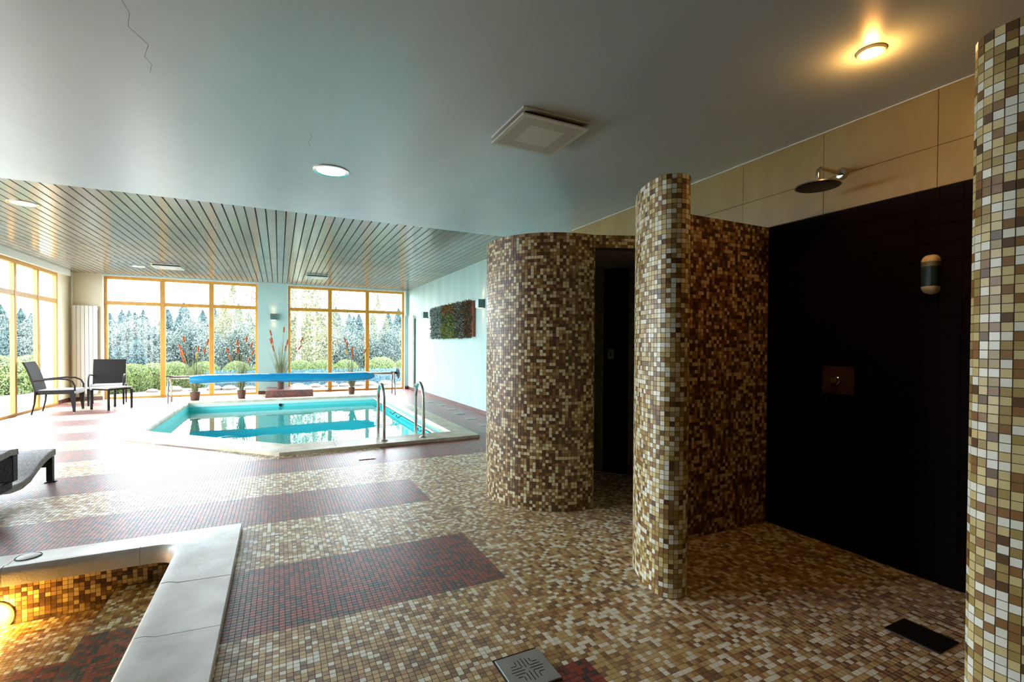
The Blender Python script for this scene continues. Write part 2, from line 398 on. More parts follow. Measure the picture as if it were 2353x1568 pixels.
# ------------------------------------------------------------------ walls
wb = struct('wall_back')
b = MB()
for x0_, x1_, z0_, z1_ in ((-.475, .205, 0, 3.1), (3.285, 3.7, 0, 3.1), (-3.59, -.475, 2.835, 3.1), (.205, 3.285, 2.835, 3.1)):
    b.box(x0_, x1_, 13.75, 14.12, z0_, z1_)
b.build('painted_masonry', 'mintflat', wb)
MB().box(-4.62, -3.59, 13.75, 14.12, 0, 3.1).build('cream_corner_masonry', 'cream', wb)
b = MB()
for a0, a1 in ((-3.59, -.475), (.205, 3.285)):
    b.box(a0, a0+.012, 13.745, 13.95, 0, 2.835); b.box(a1-.012, a1, 13.745, 13.95, 0, 2.835); b.box(a0, a1, 13.745, 13.95, 2.823, 2.835)
b.build('white_reveal', 'white', wb)
MB().box(3.39, 3.7, 4.9, 13.75, 0, 2.9).build('wall_right', 'mint', None, kind='structure')
wl = struct('wall_left')
MB().box(-4.4, -4.15, LWIN1, 13.75, 0, 2.9).build('cream_masonry', 'cream', wl)
MB().box(-4.4, -4.15, -2.2, LWIN0, 0, 2.9).build('brown_masonry', 'browntile', wl)
MB().box(-4.36, -4.06, -2.2, 13.50, 2.735, 2.87).build('trim_1', 'white', None, kind='structure')
MB().box(-4.4, 3.7, -2.4, -2.2, 0, 2.9).build('wall_front', 'browntile', None, kind='structure')
b = MB(); b.box(3.383, 3.39, 4.9, 13.75, 0, .075); b.build('baseboard_right', mat('red_base', srgb(120, 66, 56), .35, col2=srgb(72, 44, 44), scale=30), None, kind='structure')
b = MB()
for a0, a1 in ((-4.15, -3.59), (-.475, .205), (3.285, 3.383)): b.box(a0, a1, 13.735, 13.75, 0, .08)
b.box(-4.15, -4.135, 13.03, 13.735, 0, .08)
b.build('baseboard_back', mat('red_base_dark', srgb(104, 44, 32), .35, col2=srgb(64, 36, 34), scale=30), None, kind='structure')

# shower back wall: dark tiles below, large cream tiles above
XW = 3.215
ws = struct('wall_shower')
MB().box(XW, 3.6, -2.2, 4.9, 0, 2.75).build('screed', 'grout', ws)
MB().box(XW-.0015, XW, -2.2, 4.9, 0, 2.15).build('dark_grout', mat('dark_grout', srgb(14, 8, 9), .8), ws)
me = S(False).bbox(-.006, 0, .0012, .0988, .0012, .0988, .0012).mesh('tile', 'darktile')
for j in range(21):
    for i in range(13):
        o = link('tile', me, ws); o.location = (XW, 2.2965-.1*(i+1)+.0, 2.15-.1*(j+1)); o.rotation_euler = (0, random.Random(i*50+j).uniform(-.002, .002), 0)
for i in range(13):
    o = link('tile', me, ws); o.location = (XW, 2.2965-.1*(i+1), 0); o.scale = (1, 1, .5)
b = MB()
for i in range(28):
    for j in range(22):
        yy = 2.40+.1*i
        b.box(XW-.006, XW, yy+.0012, yy+.0988, 2.15-.1*(j+1)+.0012, 2.15-.1*j-.0012)
for i in range(20):
    for j in range(22):
        yy = .97-.1*i
        b.box(XW-.006, XW, yy+.0012, yy+.0988, 2.15-.1*(j+1)+.0012, 2.15-.1*j-.0012)
b.build('dark_tiles_out_of_view', 'darktile', ws, kind='stuff')
for k in range(-5, 5):
    ya = 2.515+.6025*k; yb = min(ya+.6025, 4.9)
    for z0_, z1_ in ((2.152, 2.378), (2.378, 2.684)):
        S(False).bbox(XW-.007, XW, ya+.001, yb-.001, z0_+.001, z1_-.001, .001).build('tile', 'creamtile', ws)
MB().box(XW-.012, XW, -2.2, 4.9, 2.682, 2.69).build('joint_strip', 'white', ws)

# ------------------------------------------------------------------ curved mosaic partitions
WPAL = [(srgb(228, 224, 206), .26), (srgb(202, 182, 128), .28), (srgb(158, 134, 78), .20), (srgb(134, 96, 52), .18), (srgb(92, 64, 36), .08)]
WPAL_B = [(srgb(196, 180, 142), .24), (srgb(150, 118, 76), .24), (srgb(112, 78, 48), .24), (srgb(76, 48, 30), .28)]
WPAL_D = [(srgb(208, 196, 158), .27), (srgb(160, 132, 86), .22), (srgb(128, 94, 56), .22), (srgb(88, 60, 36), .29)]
HT = 2.15
def resample(pts, step):
    P = np.array(pts, float); d = np.r_[0, np.cumsum(np.linalg.norm(np.diff(P, axis=0), axis=1))]
    n = int(d[-1]//step); t = (np.arange(n+1))*step
    return np.stack([np.interp(t, d, P[:, 0]), np.interp(t, d, P[:, 1])], 1)
def wall_shell(name, outline, parent, z0=0, z1=HT, m='grout'):
    b = MB(); n = len(outline)
    b.f.append(tuple(range(n))); b.v += [(x, y, z1) for x, y in outline]
    b.f.append(tuple(reversed(range(n, 2*n)))); b.v += [(x, y, z0) for x, y in outline]
    for i in range(n):
        j = (i+1) % n; b.f.append((i, j, n+j, n+i))
    return b.build(name, m, parent)
def clad(parent, path, pal, z0, z1, nobj, m='walltile', side=1, minface=.12, keepfn=None, z00=None):
    """tiles laid along a plan path; side=+1 puts them on the left of the travel direction"""
    R_ = resample(path, P_)
    A, B = R_[:-1], R_[1:]; mid = (A+B)/2; d = B-A; d /= np.linalg.norm(d, axis=1)[:, None]
    nrm = np.stack([-d[:, 1], d[:, 0]], 1)*side
    rows = np.arange(z1-P_/2, z0, -P_); nr = len(rows)
    C = np.concatenate([np.repeat(mid, nr, 0), np.tile(rows, len(mid))[:, None]], 1)
    U = np.concatenate([np.repeat(d, nr, 0), np.zeros((len(C), 1))], 1)
    Nn = np.concatenate([np.repeat(nrm, nr, 0), np.zeros((len(C), 1))], 1)
    Vv = arr((0, 0, 1), len(C))
    keep = keepfn(C) if keepfn else None
    mosaic(parent, C, U, Vv, Nn, pick(pal, len(C)), pal, m=m, nobj=nobj, minface=minface, keep=keep)
def bez(p0, p1, p2, p3, n=24):
    out = []
    for i in range(n+1):
        t = i/n; a = (1-t)**3; b_ = 3*t*(1-t)**2; c = 3*t*t*(1-t); d = t**3
        out.append((a*p0[0]+b_*p1[0]+c*p2[0]+d*p3[0], a*p0[1]+b_*p1[1]+c*p2[1]+d*p3[1]))
    return out
def hook_wall(name, y0, sg, dx, nobj, keepfn):
    hw = .088
    cl = bez((1.838+dx, y0), (1.838+dx, y0+.16*sg), (2.02+dx, y0+.515*sg), (2.46+dx, y0+.525*sg))+[(XW, y0+.525*sg)]
    cl = [tuple(p) for p in resample(cl, .02)]+[(XW, y0+.525*sg)]
    C = np.array(cl); d = np.gradient(C, axis=0); d /= np.linalg.norm(d, axis=1)[:, None]; nr = np.stack([-d[:, 1], d[:, 0]], 1)
    left = C+nr*hw; right = C-nr*hw
    a0 = math.atan2(nr[0][1], nr[0][0])
    cap = [(C[0][0]+hw*math.cos(a0+t), C[0][1]+hw*math.sin(a0+t)) for t in np.linspace(0, PI, 18)]
    root = struct(name)
    outline = [tuple(p) for p in left[::-1]]+cap[1:-1]+[tuple(p) for p in right]
    wall_shell('masonry', outline, root)
    nose = left[:1]
    out_path = [tuple(p) for p in left[::-1]]+cap[1:-1]+[tuple(p) for p in right[:6]]
    in_path = [tuple(p) for p in right[5:]]
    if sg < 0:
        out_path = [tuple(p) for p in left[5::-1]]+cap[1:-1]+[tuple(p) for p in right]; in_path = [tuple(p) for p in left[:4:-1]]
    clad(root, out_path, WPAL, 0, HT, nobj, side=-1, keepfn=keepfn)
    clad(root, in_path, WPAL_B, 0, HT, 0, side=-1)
    return root
hook_wall('wall_partition_middle', 1.86, 1, 0, 300, lambda C: C[:, 1] < 2.0)
hook_wall('wall_partition_right', .57, -1, -.002, 300, lambda C: (C[:, 1] < .9))

# round steam cabin: curved drum wall, doorway with header, diagonal inner wall
cab = struct('wall_cabin')
cx, cy, R0, TH = 2.16, 3.63, .565, .13
def arc(cx, cy, r, a0, a1, n=40): return [(cx+r*math.cos(math.radians(a0+(a1-a0)*i/n)), cy+r*math.sin(math.radians(a0+(a1-a0)*i/n))) for i in range(n+1)]
outer = arc(cx, cy, R0, -86, -270)+[(XW, cy+R0)]
inner = arc(cx, cy, R0-TH, -86, -270)+[(XW, cy+R0-TH)]
e0, e1 = outer[0], inner[0]; ec = ((e0[0]+e1[0])/2, (e0[1]+e1[1])/2); er = TH/2
jam = [(ec[0]+er*math.cos(t), ec[1]+er*math.sin(t)) for t in np.linspace(-PI/2, PI/2, 8)]
wall_shell('masonry', outer+inner[::-1]+jam[::-1][1:-1], cab, 0, HT)
clad(cab, outer, WPAL_D, 0, HT, 0, side=1)
clad(cab, [(p[0], p[1]) for p in jam][:], WPAL_D, 0, 2.05, 0, side=-1)
# header and roof
h0 = (2.205, 3.065); h1 = (3.215, 2.66)
hd = np.array([h1[0]-h0[0], h1[1]-h0[1]]); hd /= np.linalg.norm(hd); hn = np.array([-hd[1], hd[0]])
wall_shell('header', [h0, h1, tuple(np.array(h1)+hn*.12), tuple(np.array(h0)+hn*.12)], cab, 2.052, HT)
clad(cab, [h0, h1], WPAL_D, 2.052, HT, 0, side=-1)
wall_shell('roof_slab', [(2.16, 3.09), (3.2, 2.72), (3.2, 4.15), (2.16, 4.15), (1.9, 4.08), (1.7, 3.85), (1.66, 3.6), (1.75, 3.3), (1.95, 3.13)], cab, 2.064, 2.13,
           m=mat('soffit_paint', srgb(150, 140, 124), .6))
wall_shell('right_jamb', [(2.84, 2.81), (3.215, 2.66), (3.215, 2.80), (2.86, 2.93)], cab, 0, 2.052)
clad(cab, [(2.84, 2.81), (3.215, 2.66)], WPAL_D, 0, 2.05, 0, side=-1)
# inner diagonal wall
d0, d1 = np.array((2.55, 4.53)), np.array((3.215, 3.60))
dd = (d1-d0)/np.linalg.norm(d1-d0); dn = np.array([-dd[1], dd[0]])
wall_shell('inner_masonry', [tuple(d0), tuple(d1), (3.215, 4.6)], cab, 0, 2.1)
GPAL = [(srgb(120, 116, 104), .5), (srgb(104, 100, 90), .5)]
def on(t): return tuple(d0+dd*t)
tl = lambda p: np.dot(np.array(p)-d0, dd)
ta, tb_ = tl((2.957, 3.922)), tl((3.112, 3.723))
clad(cab, [on(.2), on(ta)], GPAL, 0, 2.06, 0, side=-1)
clad(cab, [on(tb_), on(1.14)], GPAL, 0, 2.06, 0, side=-1)
pm = (d0+dd*(ta+tb_)/2); hwid = (tb_-ta)/2
MB().obox((pm[0]-dn[0]*.004, pm[1]-dn[1]*.004, 1.03), (dd[0]*hwid, dd[1]*hwid, 0), (dn[0]*.006, dn[1]*.006, 0), (0, 0, 1.03)).build('dark_panel', 'darktile', cab)

# ------------------------------------------------------------------ windows
def window(name, axis, a0, a1, c, z1, posts, ztr, fw_=.055, pw_=.10, tr=.085, depth=.09):
    """axis 'x': window in the plane y=c; axis 'y': in the plane x=c"""
    posts = sorted(posts); root = struct(name)
    def bx(p0, p1, z0, z1_, h=depth/2):
        b = S(False)
        if axis == 'x': b.bbox(p0, p1, c-h, c+h, z0, z1_, .005)
        else: b.bbox(c-h, c+h, p0, p1, z0, z1_, .005)
        return b
    f = MB()
    for q in ((a0, a0+fw_, 0, z1), (a1-fw_, a1, 0, z1), (a0+fw_, a1-fw_, 0, .05), (a0+fw_, a1-fw_, z1-.06, z1)):
        g = bx(*q); o = len(f.v); f.v += g.v; f.f += [tuple(i+o for i in t) for t in g.f]
    f.build('frame', 'wood', root)
    for p in posts: bx(p-pw_/2, p+pw_/2, .05, z1-.06).build('mullion', 'wood', root)
    es = [a0+fw_]+[v for p in posts for v in (p-pw_/2, p+pw_/2)]+[a1-fw_]
    for i in range(0, len(es), 2):
        bx(es[i], es[i+1], ztr-tr/2, ztr+tr/2, depth/2-.004).build('transom', 'wood', root)
        for z0_, z1_ in ((.05, ztr-tr/2), (ztr+tr/2, z1-.06)):
            b = MB()
            if axis == 'x': b.box(es[i], es[i+1], c-.003, c+.003, z0_, z1_)
            else: b.box(c-.003, c+.003, es[i], es[i+1], z0_, z1_)
            b.build('pane', 'glass', root)
    return root
window('window_1', 'x', -3.578, -.487, 13.88, 2.82, (-2.49, -1.50), 2.215)
window('window_2', 'x', .217, 3.273, 13.88, 2.82, (1.25, 2.24), 2.215)
window('window_3', 'y', LWIN0, LWIN1, -4.16, 2.735, [13.03-.88*k for k in range(1, 13) if 13.03-.88*k > LWIN0+.3], 2.155, pw_=.075, depth=.07)

# outside of the house seen through the left panes
MB().box(-5.6, -4.42, -2, 9.3, 2.87, 2.91).build('eave_soffit', 'wood', None, label='golden board soffit outside above the left glazing', cat='soffit')

# ------------------------------------------------------------------ coping stones
def stone(parent, outer, inner, zin, m, lip=.008, top=.04):
    prof = [(0, -.01), (0, top-.004), (.01, top), (.72, top), (.84, top+lip), (.94, top+lip*.8), (.985, top-.012), (1.0, top-.035), (.99, zin), (.9, zin)]
    b = S(); n = len(prof)
    for o, i in zip(outer, inner):
        for t, z in prof: b.v.append((o[0]+(i[0]-o[0])*t, o[1]+(i[1]-o[1])*t, z))
    for k in range(len(outer)-1):
        for j in range(n-1): b.f.append((k*n+j, k*n+j+1, (k+1)*n+j+1, (k+1)*n+j))
        b.f.append((k*n+n-1, k*n, (k+1)*n, (k+1)*n+n-1))
    b.f.append(tuple(range(n))); e = (len(outer)-1)*n; b.f.append(tuple(e+j for j in reversed(range(n))))
    return b.build('coping_stone', m, parent)
def run(parent, o0, o1, i0, i1, length, zin, m):
    o0, o1, i0, i1 = map(lambda p: np.array(p, float), (o0, o1, i0, i1))
    L_ = np.linalg.norm(i1-i0); k = max(1, round(L_/length)); g = .003/L_
    for q in range(k):
        a, c = q/k+g/2*(q > 0), (q+1)/k-g/2*(q < k-1)
        ts = np.linspace(a, c, 3)
        stone(parent, [tuple(o0+(o1-o0)*t) for t in ts], [tuple(i0+(i1-i0)*t) for t in ts], zin, m)

# swimming pool
pool = thing('swimming_pool', 'turquoise indoor swimming pool with one cut corner and pale stone coping', 'pool', (0, 0, 0))
IN = [(.10, 6.50), (2.19, 6.50), (2.19, 11.95), (-1.70, 11.95), (-1.70, 8.33)]
OUT = [(0, 6.03), (2.50, 6.10), (2.50, 12.28), (-2.02, 12.28), (-2.02, 8.07)]
for k in range(5):
    run(pool, OUT[k], OUT[(k+1) % 5], IN[k], IN[(k+1) % 5], (.52, .9, .9, .9, .6)[k], -.02, 'stonewarm')
b = MB(); ZB = -1.15
for k in range(5):
    p, q = IN[k], IN[(k+1) % 5]; b.poly([(p[0], p[1], -.02), (q[0], q[1], -.02), (q[0], q[1], ZB), (p[0], p[1], ZB)])
b.poly([(x, y, ZB) for x, y in IN]); b.build('liner', 'liner', pool)
ZW = -.13
MB().poly([(x, y, ZW) for x, y in IN]).build('water', 'water', pool)
b = S(False); b.box(2.07, 2.19, 6.52, 11.93, -.06, -.045); b.box(2.07, 2.085, 6.52, 11.93, -.06, -.02); b.build('gutter_lip', 'linerlip', pool)
b = S(False); b.box(-1.70, 2.19, 11.93, 11.95, -.06, .0); b.build('far_lip', 'linerlip', pool)
for yy in (7.35, 8.9, 9.4):
    S().tube([(2.065, yy, -.05), (2.03, yy, -.06), (2.0, yy, -.085), (2.0, yy+.14, -.085), (2.0, yy+.15, -.05)], .008, 6).build('hook', 'darksteel', pool)
S().lathe([(.0, .004), (.03, .004), (.036, .002), (.036, .02)], 20, (.03, 11.93, -.09), (0, -1, 0)).build('inlet', 'darksteel', pool)
lad = thing('pool_ladder', 'pair of curved polished steel grab rails at the front right pool edge', 'ladder', (0, 0, .04))
for xx, yy in ((1.217, 6.22), (1.745, 6.25)):
    r = S(); y2 = yy+.40; zt = .70
    pts = [(xx, yy, 0), (xx, yy, .3), (xx, yy, zt-.20)]+[(xx, (yy+y2)/2-.20*math.cos(t), zt-.20+.22*math.sin(t)) for t in np.linspace(.25, PI-.25, 9)]+[(xx, y2, zt-.20), (xx, y2, .1), (xx, y2, -.6)]
    rr = r.tube(pts, .0215, 14).build('rail', 'chrome', lad)
    S().lathe([(.0, .018), (.028, .018), (.05, .010), (.055, 0), (.0, 0)], 20, (xx, yy, .0)).build('flange', 'chrome', rr)

# plunge bath (near left)
bath = thing('plunge_bath', 'mosaic lined plunge bath lit orange, with wide pale stone rim', 'pool', (0, 0, 0))
XR, YF, XL, YN = -.565, 3.53, -2.55, 1.2
rad = .13
ao = [(XR-rad+rad*math.cos(t), YF-rad+rad*math.sin(t)) for t in np.linspace(0, PI/2, 9)]
XO, YO = -.23, 3.765
def bs(o, i): stone(bath, o, i, -.055, 'stone', .010)
ys_ = [1.0, 1.40, 1.90, 2.43, 2.94]
for a, c in zip(ys_[:-1], ys_[1:]):
    bs([(XO, a+.002), (XO, c-.002)], [(XR, a+.03), (XR, c+.03-.004)])
# corner stone: from the joint at y=2.94 round to x=-.75
oc = [(XO, 2.944), (XO, 3.2)]+[(XO, 3.3+.465*t/4) for t in range(5)]+[(XO-.52*t/5, YO) for t in range(1, 6)]
ic = [(XR, 2.974), (XR, 3.2)]+ao+[(-.752, YF)]
ic = ic[:len(oc)-1]+[(-.752, YF)] if len(ic) > len(oc) else ic
while len(ic) < len(oc): ic.insert(-1, ic[-2])
bs(oc, ic)
for a, c in ((-.754, -1.36), (-1.364, -1.97), (-1.974, -2.9)):
    bs([(a+.002, YO), (c, YO)], [(a, YF), (c, YF)])
bb = MB(); bb.box(-2.9, -2.55, 1.0, YF, -.055, .04); bb.box(-2.55, XR, 1.0, 1.2, -.055, .04); bb.build('rear_rim', 'stone', bath)
# shell, bench and tiles
ZB1, ZB2 = -.29, -.185
b = MB(); b.box(-2.9, -.42, YF+.06, YF+.10, -.7, -.01); b.box(-.515, -.42, 1, YF+.1, -.7, -.05); b.box(-2.9, -2.6, 1, YF+.1, -.7, -.05); b.box(-2.6, -.5, 1, 1.15, -.7, -.05)
b.box(-2.6, -.88, 1.1, YF+.06, -.7, ZB1); b.box(-.88, -.5, 1.1, YF+.06, -.7, ZB2); b.build('shell', 'grout', bath)
JPAL = [(srgb(200, 180, 134), .26), (srgb(160, 132, 88), .26), (srgb(120, 90, 58), .26), (srgb(80, 56, 40), .22)]
xs = np.arange(-2.6, -.53, P_)+P_/2; zs = np.arange(-.02, ZB1, -P_)-P_/2
X, Z = np.meshgrid(xs, zs); X = X.ravel(); Z = Z.ravel(); n = len(X)
keepb = ~((X+1.41)**2+(Z+.24)**2 < .085**2)
X, Z = X[keepb], Z[keepb]; n = len(X)
mosaic(bath, np.stack([X, 0*X+YF+.06, Z], 1), arr((1, 0, 0), n), arr((0, 0, 1), n), arr((0, -1, 0), n), pick(JPAL, n), JPAL, nobj=150, m='wettile', keep=(Z > ZB1))
FP = CREAMS+REDS
xs = np.arange(-2.6, -.53, P_)+P_/2; ys2 = np.arange(1.2, YF+.04, P_)+P_/2
X, Y = np.meshgrid(xs, ys2); X = X.ravel(); Y = Y.ravel(); n = len(X)
Z = np.where(X > -.88, ZB2, ZB1)
rd = (Y < 3.06) & (Y > 2.35)
idx = np.where(rd, 4+pick(REDS, n), pick(CREAMS, n))
mosaic(bath, np.stack([X, Y, Z], 1), arr((1, 0, 0), n), arr((0, 1, 0), n), arr((0, 0, 1), n), idx, FP, nobj=150, m='wettile')
MB().poly([(-2.55, 1.2, -.155), (-.52, 1.2, -.155), (-.52, YF+.05, -.155), (-2.55, YF+.05, -.155)]).build('water', 'bathwater', bath)
lid = S().lathe([(0, .046), (.045, .046), (.05, .044), (.05, .040)], 28, (-1.305, 3.69, 0)); lid.build('skimmer_lid', 'stone', bath)
S().tube([(-1.305+.056*math.cos(t), 3.69+.056*math.sin(t), .041) for t in np.linspace(0, 2*PI, 30)], .003, 5, cap=False).build('lid_joint', 'hole', bath)
pl = thing('underwater_lamp', 'round glowing orange underwater lamp in the far wall of the near bath', 'lamp', (-1.41, YF+.06, -.235))
S().lathe([(.058, .0), (.085, .0), (.085, .012), (.076, .016), (.058, .014)], 28, (0, 0, 0), (0, -1, 0)).build('ring', 'steel', pl)
S().lathe([(.028, .011), (.050, .009), (.058, .004), (.058, 0)], 24, (0, 0, 0), (0, -1, 0)).build('diffuser', mat('amber_glass', (1, .6, .15, 1), .3, emit=(1, .45, .06, 1), es=1.5), pl)
S().lathe([(.0, .016), (.018, .015), (.028, .010), (.028, 0)], 20, (0, 0, 0), (0, -1, 0)).build('lens', 'poollens', pl)
ll = bpy.data.lights.new('bath_light', 'POINT'); ll.energy = 14; ll.color = (1, .55, .12); ll.shadow_soft_size = .05
lo = bpy.data.objects.new('bath_light', ll); COL.objects.link(lo); lo.location = (-1.41, YF-.03, -.225)

# ------------------------------------------------------------------ cover roller at the far end
rl = thing('cover_reel', 'steel pool cover reel with handwheel at the far pool end', 'reel', (0, 12.5, 0))
S().tube([(-2.13, 0, .545), (2.72, 0, .545)], .032, 14).build('axle', 'chrome', rl)
for xx in (-2.13, 2.69):
    st = S().tube([(xx, -.20, 0), (xx, -.17, .3), (xx, -.09, .5), (xx, -.03, .56), (xx, .03, .56), (xx, .09, .5), (xx, .17, .3), (xx, .20, 0)], .02, 10)
    st.build('stand', 'chrome', rl)
    S().tube([(xx-.07, 0, .575), (xx+.07, 0, .575)], .014, 8).build('bearing', 'darksteel', rl)
wh = S().tube([(2.80, .145*math.cos(t), .545+.145*math.sin(t)) for t in np.linspace(0, 2*PI, 25)], .013, 8, cap=False).build('handwheel', 'black', rl)
S().tube([(2.72, 0, .545), (2.82, 0, .545)], .025, 10).build('hub', 'black', wh)
for a in (0, 1.05, 2.1):
    S().tube([(2.80, -.14*math.cos(a), .545-.14*math.sin(a)), (2.80, .14*math.cos(a), .545+.14*math.sin(a))], .008, 6).build('spoke', 'black', wh)
cv = S(); n_ = 40; pts = []; rs = []
for i in range(n_+1):
    t = i/n_; x = -1.76+t*(2.20+1.76); e = min(t, 1-t)*n_
    r = .103*(1 if e > 1.5 else (.80+.2*e/1.5))*(1+.03*math.sin(t*23)); r *= (.96 if t < .47 else 1.06)
    if t > .96: r *= 1-.55*((t-.96)/.04)**2
    pts.append((x, 0, .49+.012*math.sin(t*6))); rs.append(r)
cv.tube(pts, rs, 20, flat=1.0)
oo = cv.build('bubble_cover', 'cover', None, label='rolled bright blue pool cover on the reel', cat='pool cover'); oo.location = (0, 12.5, 0)

# plinth, pots with cattails
pt = thing('plinth', 'low red mosaic plinth between the two back windows', 'plinth', (.235, 13.2, 0))
pb = MB().box(-.525, .525, -.49, .49, 0, .172).build('core', 'grout', pt)
def mos_face(parent, c0, ux, uy, nx, nu, nv, pal):
    I, J = np.meshgrid(np.arange(nu), np.arange(nv)); I = I.ravel(); J = J.ravel(); n = len(I)
    ux, uy, nx, c0 = map(lambda a: np.array(a, float), (ux, uy, nx, c0))
    C = c0+np.outer((I+.5)*P_, ux)+np.outer((J+.5)*P_, uy)
    mosaic(parent, C, arr(ux, n), arr(uy, n), arr(nx, n), pick(pal, n), pal, nobj=0)
mos_face(pt, (-.525, -.49, 0), (1, 0, 0), (0, 0, 1), (0, -1, 0), 42, 7, REDS)
mos_face(pt, (-.525, -.49, .172), (1, 0, 0), (0, 1, 0), (0, 0, 1), 42, 39, REDS)
mos_face(pt, (.525, -.49, 0), (0, 1, 0), (0, 0, 1), (1, 0, 0), 39, 7, REDS)
mos_face(pt, (-.525, -.49, 0), (0, 1, 0), (0, 0, 1), (-1, 0, 0), 39, 7, REDS)

def unproj_y(px, py, Yv):
    d = RT*((px-IW/2)/F)-UP*((py-IH/2-SHY)/F)+FW
    t = Yv/d.y; return Vector((0, 0, CAMH))+d*t
Z4 = 4.706
PL = [('leftmost', (-1.714, 12.86, 0), .105, .19, [(108, 230), (63, 315), (77, 392), (107, 375), (107, 455), (252, 338), (-238, 412), (330, 357), (362, 265)],
       'pot of orange cattails standing before the left mullions of the left back window'),
      ('second', (-.80, 12.95, 0), .095, .19, [(578, 355), (600, 428), (687, 272), (687, 355), (782, 228), (838, 302), (850, 378), (813, 458)],
       'pot of orange cattails standing near the right end of the left back window'),
      ('middle', (.04, 13.1, .176), .09, .20, [(1045, 165), (1045, 255), (1058, 240), (1072, 330), (1188, 130), (1226, 265), (1206, 330), (1382, 240), (1360, 325)],
       'tall pot of cattails standing on the red plinth before the blue pier'),
      ('right', (1.70, 12.95, 0), .085, .17, [(1853, 240), (1868, 290), (-1860, 370), (1918, 360), (1935, 340), (1927, 415), (2062, 358), (2103, 297)],
       'pot of sparse cattails standing before the right back window')]
rnd = random.Random(3)
for nm, loc, pr, ph_, heads, lab in PL:
    r = thing('cattail_plant', lab, 'plant', loc, 0, 'potted cattails along the back windows')
    p = S().lathe([(0, 0), (pr*.82, 0), (pr, ph_*.9), (pr*1.02, ph_), (pr*.92, ph_), (pr*.9, ph_-.02), (0, ph_-.02)], 24).build('pot', 'pot', r)
    for hx, hy in heads:
        yel = hx < 0; hx = abs(hx)
        P = unproj_y(400+hx/Z4, 730+hy/Z4, loc[1])-Vector(loc); P.y = rnd.uniform(-.12, .12)
        b0 = Vector((P.x*.12+rnd.uniform(-.02, .02), P.y*.2, ph_-.02)); mid = (b0+P)/2; mid.x -= P.x*.12; mid.z += .03
        pts = []
        for i in range(9):
            t = i/8; pts.append(b0*(1-t)**2+mid*2*t*(1-t)+P*t*t)
        st = S().tube(pts, [.007]*4+[.005]*5, 6).build('stem', 'reed', r)
        d = (P-mid).normalized()
        S().tube([P-d*.075, P-d*.066, P+d*.05, P+d*.06, P+d*.062, P+d*.10], [.008, .019, .019, .012, .003, .002], 8).build('seed_head', 'headyel' if yel else 'head', st)
    lf = MB(); hmax = .95 if nm != 'middle' else 1.1
    if nm == 'right': hmax = .75
    def blade(base, tip, sag, w_):
        side = Vector((tip-base)).cross(Vector((0, 0, 1))); side = side.normalized() if side.length > .01 else Vector((1, 0, 0))
        if rnd.random() < .5: side = Vector((1, rnd.uniform(-.5, .5), 0)).normalized()
        mid = (base+tip)/2+Vector((0, 0, sag)); prev = None
        for i in range(7):
            t = i/6; c = base*(1-t)**2+mid*2*t*(1-t)+tip*t*t; ww = w_*(1-t*.95)
            cur = (c-side*ww, c+side*ww)
            if prev: lf.poly([prev[0], prev[1], cur[1], cur[0]])
            prev = cur
    for i in range(70):
        a = rnd.uniform(0, 2*PI); sp = rnd.uniform(.03, .32); h = hmax*rnd.uniform(.45, 1)*(1-sp*.5)
        base = Vector((rnd.uniform(-.03, .03), rnd.uniform(-.03, .03), ph_-.02))
        blade(base, Vector((math.cos(a)*sp, math.sin(a)*sp*.7, ph_+h)), .06, .0095)
    for i in range(34):      # drooping thin leaves round the pot
        a = rnd.uniform(0, 2*PI); sp = rnd.uniform(.16, .34); 
        blade(Vector((0, 0, ph_-.02)), Vector((math.cos(a)*sp, math.sin(a)*sp*.8, ph_+rnd.uniform(-.08, .18))), .28, .007)
    lf.build('leaves', 'reed', r, kind='stuff')

